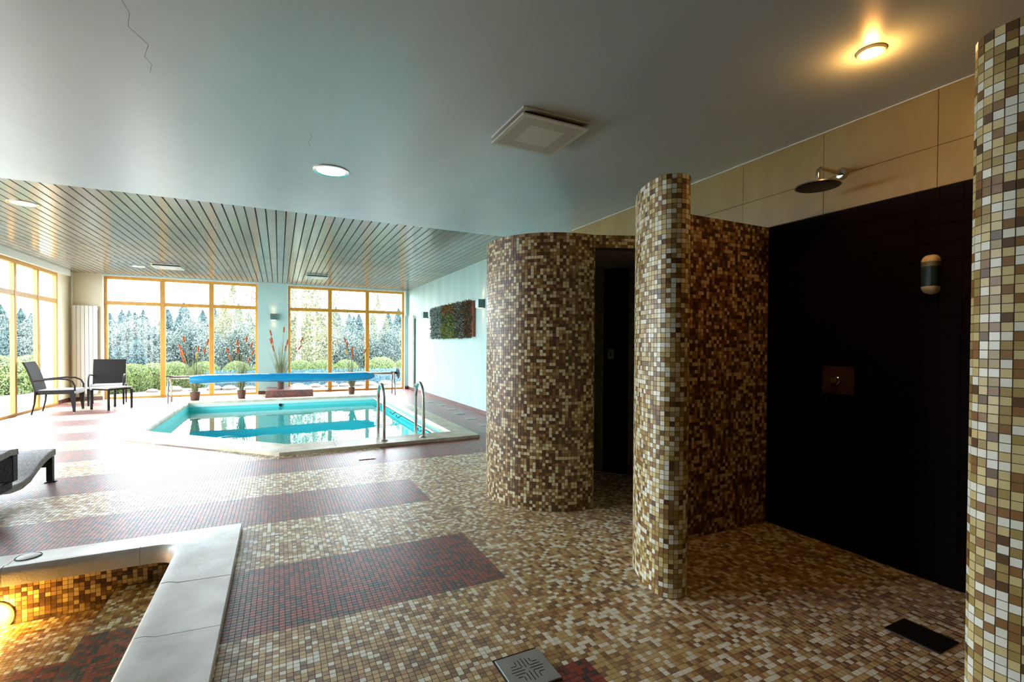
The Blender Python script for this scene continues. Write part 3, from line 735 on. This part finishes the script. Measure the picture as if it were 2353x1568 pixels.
# ------------------------------------------------------------------ furniture
def make_chair(label, loc, rz):
    c = thing('armchair', label, 'chair', loc, rz, 'dark wicker armchairs in the far left corner')
    w = .27
    S(False).bbox(-.24, .29, -w+.03, w-.03, .385, .43, .008).build('seat', 'greywicker', c)
    fr = S(False).bbox(-.26, .27, -w, -w+.035, .35, .425, .004).bbox(-.26, .27, w-.035, w, .35, .425, .004).bbox(-.27, -.24, -w, w, .35, .42, .004)
    fr.build('seat_rail', 'wicker', c)
    S(False).bbox(.27, .30, -w+.01, w-.01, .34, .43, .006).build('front_rail', 'greywicker', c)
    b = S(False)
    prof = [(-.235, .40), (-.26, .52), (-.30, .68), (-.345, .82), (-.395, .94)]
    for (xa, za), (xb, zb) in zip(prof[:-1], prof[1:]):
        n0 = len(b.v)
        b.v += [(xa, -w, za), (xa, w, za), (xb, w, zb), (xb, -w, zb), (xa-.028, -w, za), (xa-.028, w, za), (xb-.028, w, zb), (xb-.028, -w, zb)]
        for q in ((0, 1, 2, 3), (7, 6, 5, 4), (0, 3, 7, 4), (1, 5, 6, 2), (3, 2, 6, 7), (0, 4, 5, 1)): b.f.append(tuple(n0+i for i in q))
    b.build('backrest', 'wicker', c)
    for s in (-1, 1):
        y = s*(w+.005)
        arm = S().tube([(-.29, y, .60), (-.15, y, .615), (.05, y, .63), (.17, y, .62), (.25, y, .575), (.285, y, .50), (.285, y, .40)], .0145, 8).build('armrest', 'wicker', c)
        l = MB(); l.v += [(.215, y-.02, .36), (.30, y-.02, .36), (.30, y+.02, .36), (.215, y+.02, .36), (.262, y-.014, .012), (.292, y-.014, .012), (.292, y+.014, .012), (.262, y+.014, .012)]
        l.f += [(0, 1, 2, 3), (7, 6, 5, 4), (0, 4, 5, 1), (1, 5, 6, 2), (2, 6, 7, 3), (3, 7, 4, 0)]
        leg = l.build('leg', 'wicker', c)
        S().lathe([(0, 0), (.014, 0), (.012, .016), (0, .016)], 10, (.277, y, 0)).build('foot', 'chrome', leg)
        S().tube([(-.245, y, .40), (-.26, y, .2), (-.30, y, 0)], [.02, .014, .012], 8).build('leg', 'wicker', c)
    return c
make_chair('dark wicker armchair seen from its side beside the left glazing', (-3.67, 11.62, 0), .06)
make_chair('dark wicker armchair facing the camera before the tall radiator', (-3.22, 12.66, 0), -1.42)
tb = thing('side_table', 'low dark side table with a pale top before the far armchair', 'table', (-2.945, 11.81, 0), math.radians(50))
h_ = .215
S(False).bbox(-h_-.02, h_+.02, -h_-.02, h_+.02, .405, .432, .02).build('table_top', 'greywicker', tb)
S(False).bbox(-h_, h_, -h_, h_, .375, .405, .01).build('apron', 'wicker', tb)
for sx_, sy_ in ((1, 1), (1, -1), (-1, 1), (-1, -1)):
    r_ = .017
    S(False).bbox(sx_*h_-r_, sx_*h_+r_, sy_*h_-r_, sy_*h_+r_, 0, .38, .005).build('leg', 'wicker', tb)

lg = thing('sun_lounger', 'grey woven sun lounger with dark legs cut off by the left frame edge', 'lounger', (-1.875, 5.79, 0), math.radians(86))
def strip(mb, prof, y0, y1, th):
    for (xa, za), (xb, zb) in zip(prof[:-1], prof[1:]):
        n0 = len(mb.v)
        mb.v += [(xa, y0, za), (xa, y1, za), (xb, y1, zb), (xb, y0, zb), (xa, y0, za-th), (xa, y1, za-th), (xb, y1, zb-th), (xb, y0, zb-th)]
        for q in ((0, 1, 2, 3), (7, 6, 5, 4), (0, 3, 7, 4), (1, 5, 6, 2), (3, 2, 6, 7), (0, 4, 5, 1)): mb.f.append(tuple(n0+i for i in q))
prof = [(.03, .292), (-.06, .282), (-.14, .262), (-.22, .232), (-.30, .192), (-.38, .150), (-.50, .125), (-.65, .13), (-.85, .17), (-1.1, .22), (-1.4, .27), (-1.7, .40), (-1.9, .58)]
st_ = []
for (xa, za), (xb, zb) in zip(prof[:-1], prof[1:]):
    k = max(1, round(abs(xa-xb)/.012))
    for q in range(k): st_.append((xa+(xb-xa)*q/k, za+(zb-za)*q/k))
b = S()
for q in range(0, len(st_)-1):
    x_, z_ = st_[q]; b.tube([(x_, -.004, z_-.05), (x_, -.004, z_), (x_, .0, z_+.003), (x_, .62, z_+.003), (x_, .624, z_), (x_, .624, z_-.05)], .0052, 5)
b.build('woven_seat', 'greywicker', lg)
b = S(False); strip(b, prof, .004, .616, .045); b.build('seat_frame', 'wicker', lg)
S(False).bbox(.0, .03, .03, .60, .135, .19, .004).build('cross_beam', 'wicker', lg)
for x, y in ((-.015, 0), (-.015, .575), (-1.6, 0), (-1.6, .575)):
    l = S(False).bbox(x, x+.045, y, y+.045, .008, .245, .004).build('leg', 'wicker', lg)
    S().lathe([(0, 0), (.05, 0), (.045, .008), (0, .010)], 16, (x+.022, y+.022, 0)).build('foot', 'black', l)
for y in (-.11, .63):
    ap = [(-.80, .455), (-.90, .465), (-1.05, .45), (-1.25, .40), (-1.5, .36)]
    mb = S(False); strip(mb, ap, y, y+.10, .04)
    for q in range(46):
        x_ = -.80-q*.014; z_ = float(np.interp(-x_, [-p[0] for p in ap], [p[1] for p in ap])); mb.tube([(x_, y-.002, z_-.04), (x_, y-.002, z_+.002), (x_, y+.102, z_+.002), (x_, y+.102, z_-.04)], .005, 5)
    a_ = mb.build('armrest', 'greywicker', lg)
    S(False).bbox(-.86, -.795, y, y+.10, .215, .42, .004).build('arm_post', 'wicker', a_)
    S(False).bbox(-1.6, -.80, y+.03, y+.09, .15, .215, .004).build('side_beam', 'wicker', a_)

# ------------------------------------------------------------------ radiators, pipes
def radiator(label, loc, rz, width, z0, z1, n):
    r = thing('radiator', label, 'radiator', loc, rz)
    pw_ = width/n
    for i in range(n):
        S(False).bbox(-width/2+i*pw_+.003, -width/2+(i+1)*pw_-.003, -.05, -.005, z0, z1, .006).build('fin', 'white', r)
    S(False).box(-width/2, width/2, -.004, .03, z0+.04, z0+.09).box(-width/2, width/2, -.004, .03, z1-.09, z1-.04).build('bracket', 'white', r)
    return r
radiator('tall white column radiator on the back wall behind the far armchair', (-3.875, 13.70, 0), 0, .43, .15, 2.12, 6)
radiator('tall white column radiator on the right wall beside the back window', (3.36, 13.2, 0), -PI/2, .5, .12, 2.10, 6)
def pipe(label, pts, r=.014):
    p = S().tube(pts, r, 10).build('heating_pipe', 'white', None, label=label, cat='pipe'); return p
pipe('white heating pipes rising to the slatted ceiling in the left corner', [(-4.105, 13.715, .02), (-4.105, 13.715, 2.85)])
pipe('white heating pipe rising to the slatted ceiling in the right back corner', [(3.30, 13.715, 2.12), (3.30, 13.715, 2.85)])

# ------------------------------------------------------------------ sconces
def sconce(label, loc, rz):
    s = thing('wall_sconce', label, 'lamp', loc, rz, 'teal box wall sconces')
    S(False).bbox(-.075, .075, -.13, 0, -.08, .08, .004).build('housing', 'teal', s)
    S(False).box(-.055, .055, -.11, -.02, .0805, .083).build('top_lens', 'sconceglow', s)
    S(False).box(-.055, .055, -.11, -.02, -.083, -.0805).build('bottom_lens', 'sconceglow', s)
    for sg in (-1, 1):
        l = bpy.data.lights.new('sconce_light', 'SPOT'); l.energy = 2.6; l.color = (1, .55, .32); l.spot_size = 1.35; l.spot_blend = .6; l.shadow_soft_size = .03
        o = bpy.data.objects.new('sconce_light', l); COL.objects.link(o); o.parent = s; o.location = (0, -.06, sg*.09)
        o.rotation_euler = Vector((0, .15, sg)).to_track_quat('-Z', 'Y').to_euler()
sconce('teal box sconce glowing on the blue pier between the back windows', (-.125, 13.75, 1.99), 0)
sconce('teal box sconce on the right wall nearest the right back window', (3.39, 11.80, 2.04), -PI/2)
sconce('teal box sconce on the right wall touching the far end of the plant picture', (3.39, 11.22, 2.04), -PI/2)
sconce('teal box sconce on the right wall just before the near end of the plant picture', (3.39, 8.12, 2.05), -PI/2)
sconce('teal box sconce half hidden by the round mosaic cabin', (3.39, 7.62, 2.05), -PI/2)

# ------------------------------------------------------------------ planted wall picture
art = thing('plant_picture', 'wide moss and leaf picture hanging on the right mint wall', 'plant picture', (3.39, 8.5, 1.45))
S(False).bbox(-.05, 0, 0, 2.55, 0, .69, .006).build('backing_panel', mat('rust_panel', srgb(140, 70, 40), .6), art)
r2 = random.Random(11)
clumps = {'mossg': MB(), 'mossd': MB(), 'mossy': MB(), 'mosso': MB(), 'teal': MB()}
for i in range(15000):
    y, z = r2.uniform(-.0, 2.55), r2.uniform(-.01, .70)
    u = y/2.55
    if u > .68: c = r2.choice(['mossg']*4+['mossd']+(['teal'] if z > .3 else []))
    elif u > .33: c = r2.choice(['mosso', 'mosso', 'mossd', 'mossy'] if z > .5 else ['mossd', 'mossd', 'mossy'] if z > .3 else ['mossy', 'mossy', 'mossd'])
    elif u > .1: c = r2.choice(['mossd', 'mossd', 'mosso', 'mossg'])
    else: c = r2.choice(['mosso', 'mosso', 'mossd']) if r2.random() < .5 else 'mossd'
    if u < .06 and r2.random() < .7: continue
    mb = clumps[c]; p = Vector((-.05-r2.uniform(0, .09), y, z))
    d = Vector((r2.uniform(-1, -.1), r2.uniform(-1, 1), r2.uniform(-1, 1))).normalized(); s_ = d.cross(Vector((r2.random(), r2.random(), r2.random()))).normalized()
    L_ = r2.uniform(.02, .05); mb.poly([p-s_*.004, p+s_*.004, p+d*L_*.6+s_*.009, p+d*L_*1.2, p+d*L_*.6-s_*.009])
for k_, nm in (('mossg', 'silver_foliage'), ('mossd', 'dark_foliage'), ('mossy', 'yellow_foliage'), ('mosso', 'rust_foliage'), ('teal', 'teal_foliage')):
    clumps[k_].build(nm, k_, art, kind='stuff')

# ------------------------------------------------------------------ ceiling fittings
def vent(label, loc, size, group=None):
    v = thing('ceiling_vent', label, 'vent', loc, 0, group); h = size/2
    S(False).bbox(-h, h, -h, h, -.012, 0, .002).build('frame', 'ventwhite', v)
    S(False).box(-h+.03, h-.03, -h+.03, h-.03, -.038, -.012).build('neck', 'hole', v)
    p = S(False).bbox(-h, h, -h, h, -.048, -.038, .002).build('plate', 'ventwhite', v)
    hb = MB(); st = size/34; m_ = h-size*.075
    n = int(2*m_/st)
    for i in range(n+1):
        for j in range(n+1):
            x, y = -m_+i*2*m_/n, -m_+j*2*m_/n
            if max(abs(x), abs(y)) < m_-5.2*st: continue
            hb.poly([(x-.0032, y-.0032, -.0483), (x+.0032, y-.0032, -.0483), (x+.0032, y+.0032, -.0483), (x-.0032, y+.0032, -.0483)])
    hb.build('perforations', 'hole', p, kind='stuff')
    return v
vent('square white perforated ceiling vent above the shower entrance', (1.52, 2.72, ZC), .47)
vent('square ceiling vent on the slatted ceiling before the left back window', (-2.02, 11.75, ZS), .5)
vent('square ceiling vent on the slatted ceiling before the right back window', (.79, 11.85, ZS), .48)
def downlight(label, loc, r, lens, group=None):
    d = thing('downlight', label, 'lamp', loc, 0, group)
    S().lathe([(r*.78, -.002), (r*.80, -.006), (r*.97, -.007), (r, -.004), (r, 0), (r*.78, 0)], 40).build('trim_ring', 'chrome', d)
    S().lathe([(0, -.001), (r*.5, -.0012), (r*.52, -.004), (r*.78, -.0045)], 36).build('reflector', lens, d)
    return d
downlight('round recessed downlight in the middle of the plaster ceiling', (.38, 4.12, ZC), .142, 'coollens')
downlight('round warm downlight in the slatted ceiling at the left frame edge', (-2.60, 7.28, ZS), .142, 'warmdim')
downlight('round warm downlight far off in the slatted ceiling beside the vent', (-2.59, 12.15, ZS), .142, 'warmdim')
lp = thing('shower_lamp', 'small round glowing orange ceiling lamp above the shower', 'lamp', (2.525, 1.292, ZC))
S().lathe([(.047, -.012), (.055, -.012), (.060, -.006), (.060, 0), (.047, 0)], 32).build('bezel', 'ivory', lp)
S().lathe([(0, -.022), (.02, -.021), (.036, -.017), (.047, -.011), (.047, 0)], 28).build('lens', 'warmlens', lp)
l = bpy.data.lights.new('shower_light', 'POINT'); l.energy = 4; l.color = (1, .45, .10); l.shadow_soft_size = .03
o = bpy.data.objects.new('shower_light', l); COL.objects.link(o); o.location = (2.525, 1.292, ZC-.06)
l = bpy.data.lights.new('shower_spot', 'SPOT'); l.energy = 13; l.color = (1, .50, .15); l.shadow_soft_size = .04; l.spot_size = 2.6; l.spot_blend = 1
o = bpy.data.objects.new('shower_spot', l); COL.objects.link(o); o.location = (2.525, 1.292, ZC-.05)

# ------------------------------------------------------------------ shower fittings
sh = thing('rain_shower', 'round dark rain shower head on a chrome wall arm', 'shower head', (XW-.007, 1.796, 2.38))
S().lathe([(0, 0), (.038, 0), (.038, .008), (.03, .02), (.018, .024), (0, .024)], 28, (0, 0, 0), (-1, 0, 0)).build('flange', 'chrome', sh)
S().tube([(0, 0, 0), (-.10, 0, .0), (-.20, 0, 0), (-.225, 0, -.004), (-.245, 0, -.018), (-.25, 0, -.04), (-.25, 0, -.085)], .013, 14).build('arm', 'chrome', sh)
hd_ = S().lathe([(0, 0), (.02, 0), (.022, -.012), (.10, -.02), (.122, -.026), (.124, -.034), (0, -.034)], 40, (-.25, 0, -.085)).build('disc', 'chrome', sh)
S().lathe([(0, -.0365), (.116, -.0362), (.119, -.034)], 40, (-.25, 0, -.085)).build('nozzle_plate', 'black', hd_)
vv = thing('shower_valve', 'square dark shower valve plate with a chrome push knob', 'valve', (XW-.007, 1.803, 1.07))
S(False).bbox(-.006, 0, -.094, .094, -.088, .088, .0015).build('plate', mat('bronze_plate', srgb(92, 72, 64), .4, metal=.6), vv)
S().lathe([(.026, .006), (.026, .03), (.022, .034), (.022, .05), (.018, .056), (.008, .057), (0, .054)], 24, (0, .0, 0), (-1, 0, 0)).build('knob', 'chrome', vv)
for y, z in ((-.078, -.072), (.078, -.072), (-.078, .072), (.078, .072)):
    S().lathe([(0, .0085), (.004, .0085), (.005, .006)], 10, (0, y, z), (-1, 0, 0)).build('screw', 'black', vv)
dp = thing('soap_dispenser', 'small rounded soap dispenser in ivory and petrol on the dark tiles', 'dispenser', (XW-.007, 1.325, 1.572))
w_, dpt, hh = .038, .055, .218
def capsule(z0, z1, k0, k1, grow=0):
    b = S(); n = 10; rows = []
    for i in range(n+1):
        z = z0+(z1-z0)*i/n; e = 0
        if k0 and z-z0 < w_: e = 1-math.sqrt(max(0, 1-((w_-(z-z0))/w_)**2))
        if k1 and z1-z < w_: e = 1-math.sqrt(max(0, 1-((w_-(z1-z))/w_)**2))
        s_ = 1-e*.92; rows.append((z, s_))
    m_ = 17
    for z, s_ in rows:
        for j in range(m_):
            a = PI*j/(m_-1); b.v.append((-(dpt+grow)*s_*(abs(math.sin(a))**.55), (w_+grow)*math.copysign(abs(math.cos(a))**.55, math.cos(a))*s_, z))
    for i in range(n):
        for j in range(m_-1): b.f.append((i*m_+j, i*m_+j+1, (i+1)*m_+j+1, (i+1)*m_+j))
    b.f.append(tuple(range(m_))); b.f.append(tuple(n*m_+j for j in reversed(range(m_)))); return b
capsule(0, .042, True, False).build('base_cap', 'ivory', dp)
capsule(.042, .15, False, False).build('front_band', 'petrol', dp)
capsule(.15, .176, False, False).build('upper_band', mat('olive_band', srgb(120, 122, 92), .35), dp)
capsule(.176, hh, False, True).build('top_cap', 'ivory', dp)

# floor grille, drain, floor plates, switch
gr = thing('floor_grille', 'square brushed steel floor grille with slots at the bottom frame edge', 'grille', (.88, 1.638, GZ))
S(False).bbox(-.098, .098, -.098, .098, 0, .0075, .0012).build('plate', 'steel', gr)
S(False).box(-.1005, .1005, -.1005, .1005, -.004, .001).build('recess', 'hole', gr)
for q in range(4):
    ca, sa = math.cos(q*PI/2), math.sin(q*PI/2)
    for k, (o0, ln) in enumerate(((-.032, .016), (-.016, .036), (0, .050), (.016, .036), (.032, .016))):
        x, y = .040+(.006 if k in (0, 4) else 0), o0
        b = MB(); hw_ = ln/2+.003; cx_, cy_ = x*ca-y*sa, x*sa+y*ca
        b.obox((cx_, cy_, .0074), (ca*hw_, sa*hw_, 0), (-sa*.0017, ca*.002, 0), (0, 0, .0004)); b.build('slot', 'black', gr)
dr = thing('shower_drain', 'flat black rectangular drain cover on the shower floor', 'drain', (2.564, 1.079, GZ))
S(False).bbox(-.085, .085, -.102, .102, 0, .006, .001).build('cover', 'black', dr)
S(False).box(-.09, .09, -.107, .107, -.004, .0015).build('frame', 'steel', dr)
for i, (x, y) in enumerate(((2.955, 7.03), (3.0, 7.76), (3.03, 8.42), (3.10, 9.05), (3.13, 9.75), (3.05, 10.4))):
    p = thing('floor_plate', 'steel floor plate by the right wall, ' + ('nearest of the row, beside the round cabin', 'second nearest of the row', 'third nearest of the row', 'third from the far end of the row', 'second from the far end of the row', 'farthest of the row')[i], 'floor plate', (x, y, 0), 0, 'row of steel plates along the right wall')
    S(False).bbox(-.085, .085, -.11, .11, 0, .006, .002).build('plate', 'steel', p)
    S(False).box(-.06, .06, -.005, .005, .0058, .0066).build('slot', 'black', p)
p = thing('floor_hatch', 'pale square hatch plate in the striped floor before the pool', 'floor plate', (.885, 5.57, GZ))
S(False).bbox(-.09, .09, -.11, .11, 0, .009, .002).build('plate', 'chrome', p)
S(False).box(-.02, .02, -.004, .004, .0088, .0096).build('handle_slot', 'black', p)
sw = thing('cabin_switch', 'small grey control plate on the dark panel inside the round cabin', 'switch', (pm[0]-.05*dd[0], pm[1]-.05*dd[1], 1.20), math.atan2(dd[1], dd[0]))
S(False).bbox(-.03, .03, -.022, 0, -.05, .05, .003).build('plate', mat('grey_plastic', srgb(120, 118, 112), .5), sw)
S(False).box(-.008, .008, -.026, -.02, -.02, .012).build('rocker', 'black', sw)
S(False).box(-.024, .024, -.024, -.02, .03, .036).build('slit', 'black', sw)

# ------------------------------------------------------------------ garden
MB().box(-11, 8, 14.12, 16.9, -.2, -.03).box(-11, -4.4, -4, 14.12, -.2, -.03).build('terrace', 'terrace', None, kind='structure')
def hgt(x, y):
    d = max(0, max(y-16.5, -x-10.5)); return -.06-min(d, 26)*.20+max(0, d-30)*.16+.4*math.sin(x*.3)*math.cos(y*.23)*min(1, d/8)
b = MB(); nx, ny = 44, 40; 
for j in range(ny+1):
    for i in range(nx+1):
        x = -70+120*i/nx; y = -20+120*j/ny; b.v.append((x, y, hgt(x, y)-.16-(3.5 if (x > -10.6 and y < 16.4) else 0)))
for j in range(ny):
    for i in range(nx): b.f.append((j*(nx+1)+i, j*(nx+1)+i+1, (j+1)*(nx+1)+i+1, (j+1)*(nx+1)+i))
b.smooth = True; b.build('ground_meadow', 'lawn', None, kind='structure')
def leaf_cloud(rng, n, fn, size):
    P = np.array([fn(rng) for _ in range(n)]); A = rng.normal(size=(n, 3)); A /= np.linalg.norm(A, axis=1)[:, None]
    B = rng.normal(size=(n, 3)); B -= (A*B).sum(1)[:, None]*A; B /= np.linalg.norm(B, axis=1)[:, None]
    s_ = (size*rng.uniform(.6, 1.3, n))[:, None]
    V = np.stack([P-A*s_, P-B*s_*.6, P+A*s_, P+B*s_*.6], 1).reshape(-1, 3); return V, np.arange(4*n).reshape(-1, 4)
rg = np.random.default_rng(5)
def conifer(rng):
    h = rng.random()**.8; lay = (h*11) % 1; r = (1-h)**.75*3.3*(.65+.35*(1-lay))*math.sqrt(rng.random()); a = rng.uniform(0, 2*PI); return (r*math.cos(a), r*math.sin(a), 1.0+h*10-.25*r)
blobs = [(rg.normal(0, 1.1), rg.normal(0, 1.1), rg.uniform(4, 8.5), rg.uniform(.9, 1.7)) for _ in range(16)]
def broad(rng):
    q = blobs[rng.integers(len(blobs))]; d = rng.normal(size=3); d /= np.linalg.norm(d); r = q[3]*rng.random()**.3; return (q[0]+d[0]*r, q[1]+d[1]*r, q[2]+d[2]*r*1.1)
def birch(rng):
    h = rng.random(); r = 1.9*math.sin(PI*min(1, .12+h*.9))*rng.random()**.5; a = rng.uniform(0, 2*PI); z = 2+h*10; z -= rng.random()*.6; return (r*math.cos(a), r*math.sin(a), z)
TM = {'con': fast_mesh('crown', *leaf_cloud(rg, 26000, conifer, .085), 'spruce'), 'bro': fast_mesh('crown', *leaf_cloud(rg, 26000, broad, .075), 'leafpale'),
      'bir': fast_mesh('crown', *leaf_cloud(rg, 15000, birch, .05), 'leafyel')}
TK = {'con': S().tube([(0, 0, -1), (0, 0, 4), (0, 0, 10.5)], [.16, .12, .02], 8).mesh('trunk', 'bark'),
      'bro': S().tube([(0, 0, -1), (.05, 0, 3), (-.1, .05, 7)], [.2, .15, .05], 8).mesh('trunk', 'bark'),
      'bir': S().tube([(0, 0, -1), (.06, 0, 4), (-.05, .05, 11)], [.11, .08, .02], 8).mesh('trunk', 'birchbark')}
LB = {'con': ('dark bluish spruce on the wooded slope beyond the garden', 'spruces on the far slope', 'spruce_tree'),
      'bro': ('pale leafy tree on the wooded slope beyond the garden', 'leafy trees on the far slope', 'leafy_tree'),
      'bir': ('loose golden birch with a pale trunk standing behind the bushes outside', 'golden birches behind the hedge', 'birch_tree')}
def where(x, y):
    q = Vector((x, y, 0)); px_ = IW/2+F*q.dot(RT)/q.dot(FW)
    return 'left glazing' if px_ < 150 else 'left back window' if px_ < 590 else 'right back window'
def tree(kind, x, y, top, lab=None):
    h = 11.4 if kind != 'bro' else 9.9; z = hgt(x, y)-.1; s_ = (top-z)/h
    l_, g_, nme = LB[kind]; l_ = lab or '%s %s, seen through the %s' % ({'con': 'dark bluish spruce', 'bro': 'pale leafy tree', 'bir': 'golden birch'}[kind],
        'on the skyline of the slope' if y > 48.5 else 'below the skyline of the slope' if y > 40 else 'low on the slope beyond the garden', where(x, y))
    o = thing(nme, l_, 'tree', (x, y, z), rnd.uniform(0, 6.28), g_); o.scale = (s_*rnd.uniform(.8, 1.05), s_*rnd.uniform(.8, 1.05), s_)
    link('crown', TM[kind], o); link('trunk', TK[kind], o)
def at_px(px, Yv):  # ground X at depth Y for an image column
    return unproj_y(px, 790, Yv).x
for px_ in range(-260, 1150, 30):    # spruces on the ridge
    Yv = 52+rnd.uniform(-4, 6); pyt = 700+rnd.uniform(-16, 14)+(12 if px_ > 760 else 0)
    if 250 < px_ < 400: pyt += 6
    tree('con', at_px(px_+rnd.uniform(-15, 15), Yv), Yv, unproj_y(px_, pyt, Yv).z)
for px_ in range(-260, 1150, 38):
    Yv = 45+rnd.uniform(-3, 3); pyt = 712+rnd.uniform(-8, 14)
    tree('con' if rnd.random() < .5 else 'bro', at_px(px_+rnd.uniform(-20, 20), Yv), Yv, unproj_y(px_, pyt, Yv).z)
for px_ in range(-260, 1150, 48):
    Yv = 35+rnd.uniform(-3, 3); pyt = 738+rnd.uniform(-16, 14)
    tree('bro' if rnd.random() < .8 else 'con', at_px(px_+rnd.uniform(-25, 25), Yv), Yv, unproj_y(px_, pyt, Yv).z)
tree('con', at_px(315, 27), 27, unproj_y(315, 768, 27).z, 'broad near spruce in the left bay of the left back window')
tree('con', at_px(268, 26), 26, unproj_y(265, 790, 26).z, 'lower near spruce at the left edge of the left back window')
for px_, Yv, t_, lab in ((684, 21, 10.5, 'tall golden birch rising out of view in the left bay of the right back window'), (722, 24, 8.6, 'golden birch behind the left mullion of the right back window'),
                        (648, 24, 9, 'golden birch mostly hidden by the blue pier'), (535, 34, 5.0, 'slender pale birch in the right bay of the left back window'),
                        (515, 35, 4.0, 'shorter pale birch left of the slender one in the left back window'), (868, 38, 5.0, 'pale birch in the right bay of the right back window')):
    tree('bir', at_px(px_, Yv), Yv, t_, lab)
for i, (x, y) in enumerate(((-16, 6), (-19, 10), (-15, 13), (-20, 2), (-17, -2))): tree('bro' if i % 2 else 'con', x, y, 5.5+rnd.uniform(-1, 1), 'tree to the side of the house beyond the left glazing, ' + ('first', 'second', 'third', 'fourth', 'fifth')[i] + ' planted')
# clipped round bushes
def bushp(rng):
    if rng.random() < .4:
        a = rng.uniform(0, 2*PI); z = rng.uniform(.02, .55); r = (.80+.16*math.sin(PI*min(1, z+.15)))*(1+.03*rng.normal()); return (r*math.cos(a)*1.06, r*math.sin(a)*1.06, z)
    d = rng.normal(size=3); d /= np.linalg.norm(d); d[2] = abs(d[2]) if rng.random() < .8 else d[2]*.5
    r = .96+.05*rng.normal()*.6; return (d[0]*r, d[1]*r, .5+d[2]*r*.52 if d[2] > 0 else .5+d[2]*.5)
BM = fast_mesh('leaves', *leaf_cloud(rg, 13000, bushp, .028), 'bushleaf')
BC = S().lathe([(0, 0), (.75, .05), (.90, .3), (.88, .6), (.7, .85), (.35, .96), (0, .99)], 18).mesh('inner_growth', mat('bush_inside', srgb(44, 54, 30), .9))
def bush(x, y, r, h, lab, grp=None):
    o = thing('round_bush', lab, 'bush', (x, y, -.05), rnd.uniform(0, 6), grp); o.scale = (r, r, h)
    link('leaves', BM, o, kind='stuff'); link('inner_growth', BC, o)
BG = 'clipped round bushes outside the back windows'
for px_, lab in ((690, 'round green bush outside, first from the pier in the right back window'), (742, 'round green bush outside, behind the left mullion of the right back window'),
                 (795, 'round green bush outside, in the middle bay of the right back window'), (876, 'large round green bush outside, in the right bay of the right back window'), (930, 'round green bush outside, cut by the right edge of the right back window')):
    bush(at_px(px_, 17.2), 17.2, .44 if px_ != 876 else .56, .80 if px_ != 876 else .88, lab, BG)
for px_, lab in ((402, 'round green bush outside, just right of the left mullion of the left back window'), (470, 'round green bush outside, behind the leftmost cattails'),
                 (545, 'round green bush outside, behind the second cattails'), (610, 'round green bush outside, hidden mostly by the blue pier')):
    bush(at_px(px_, 17.1), 17.1, .42, .78, lab, BG)
for k, (x, y) in enumerate(((-3.22, 16.75), (-3.62, 16.3), (-3.98, 15.85), (-4.30, 15.4), (-4.62, 14.95))):
    bush(x, y, .46, .76, ('round bush farthest along the curved row left of the garden path', 'round bush second farthest along the curved row left of the garden path', 'round bush in the middle of the curved row left of the garden path',
         'round bush second nearest in the curved row left of the garden path', 'round bush nearest the house in the curved row left of the garden path')[k], 'curved row of bushes by the garden path')
for k, (x, y) in enumerate(((-6.6, 16.6), (-7.6, 15.4), (-8.8, 16.8), (-9.5, 14.5), (-6.0, 17.8))):
    bush(x, y, .8, 1.0, ('low shrub outside the left glazing, nearest its corner', 'low shrub outside the left glazing, second nearest its corner', 'low shrub outside the left glazing, farthest back', 'low shrub outside the left glazing, farthest to the side', 'low shrub outside beyond the corner of the left glazing')[k], 'shrubs outside the left glazing')
b = MB(); rr = random.Random(4)
for i in range(9000):
    x, y, z = rr.uniform(-1.9, 4.2), rr.uniform(15.9, 16.4), rr.uniform(-.02, .46); d = Vector((rr.uniform(-.5, .5), rr.uniform(-.5, .5), 1)).normalized()*rr.uniform(.05, .1)
    b.poly([(x-.01, y, z), (x+.01, y, z), (x+d.x, y+d.y, z+d.z)])
b.build('lavender_bed', 'lav', None, kind='stuff', label='pale blue lavender bed outside before the round bushes', cat='flower bed')
for i in range(16):
    x = -3.0+i*.44+rr.uniform(-.08, .08); r_ = rr.uniform(.09, .16); o = S(); prof = [(0, 0), (r_, .01), (r_*1.1, r_*.5), (r_*.7, r_*1.0), (0, r_*1.15)]
    o.lathe(prof, 9); o = o.build('garden_rock', 'rock', None, label='pale boulder edging the bed outside, ' + ('first second third fourth fifth sixth seventh eighth'.split()[i % 8]) + (' from the left' if i < 8 else ' of the right half'), cat='rock', group='rocks edging the garden bed'); o.location = (x, 15.7+rr.uniform(-.05, .05), -.04); o.scale = (1.4, 1, 1)
print('objects', len(bpy.data.objects))
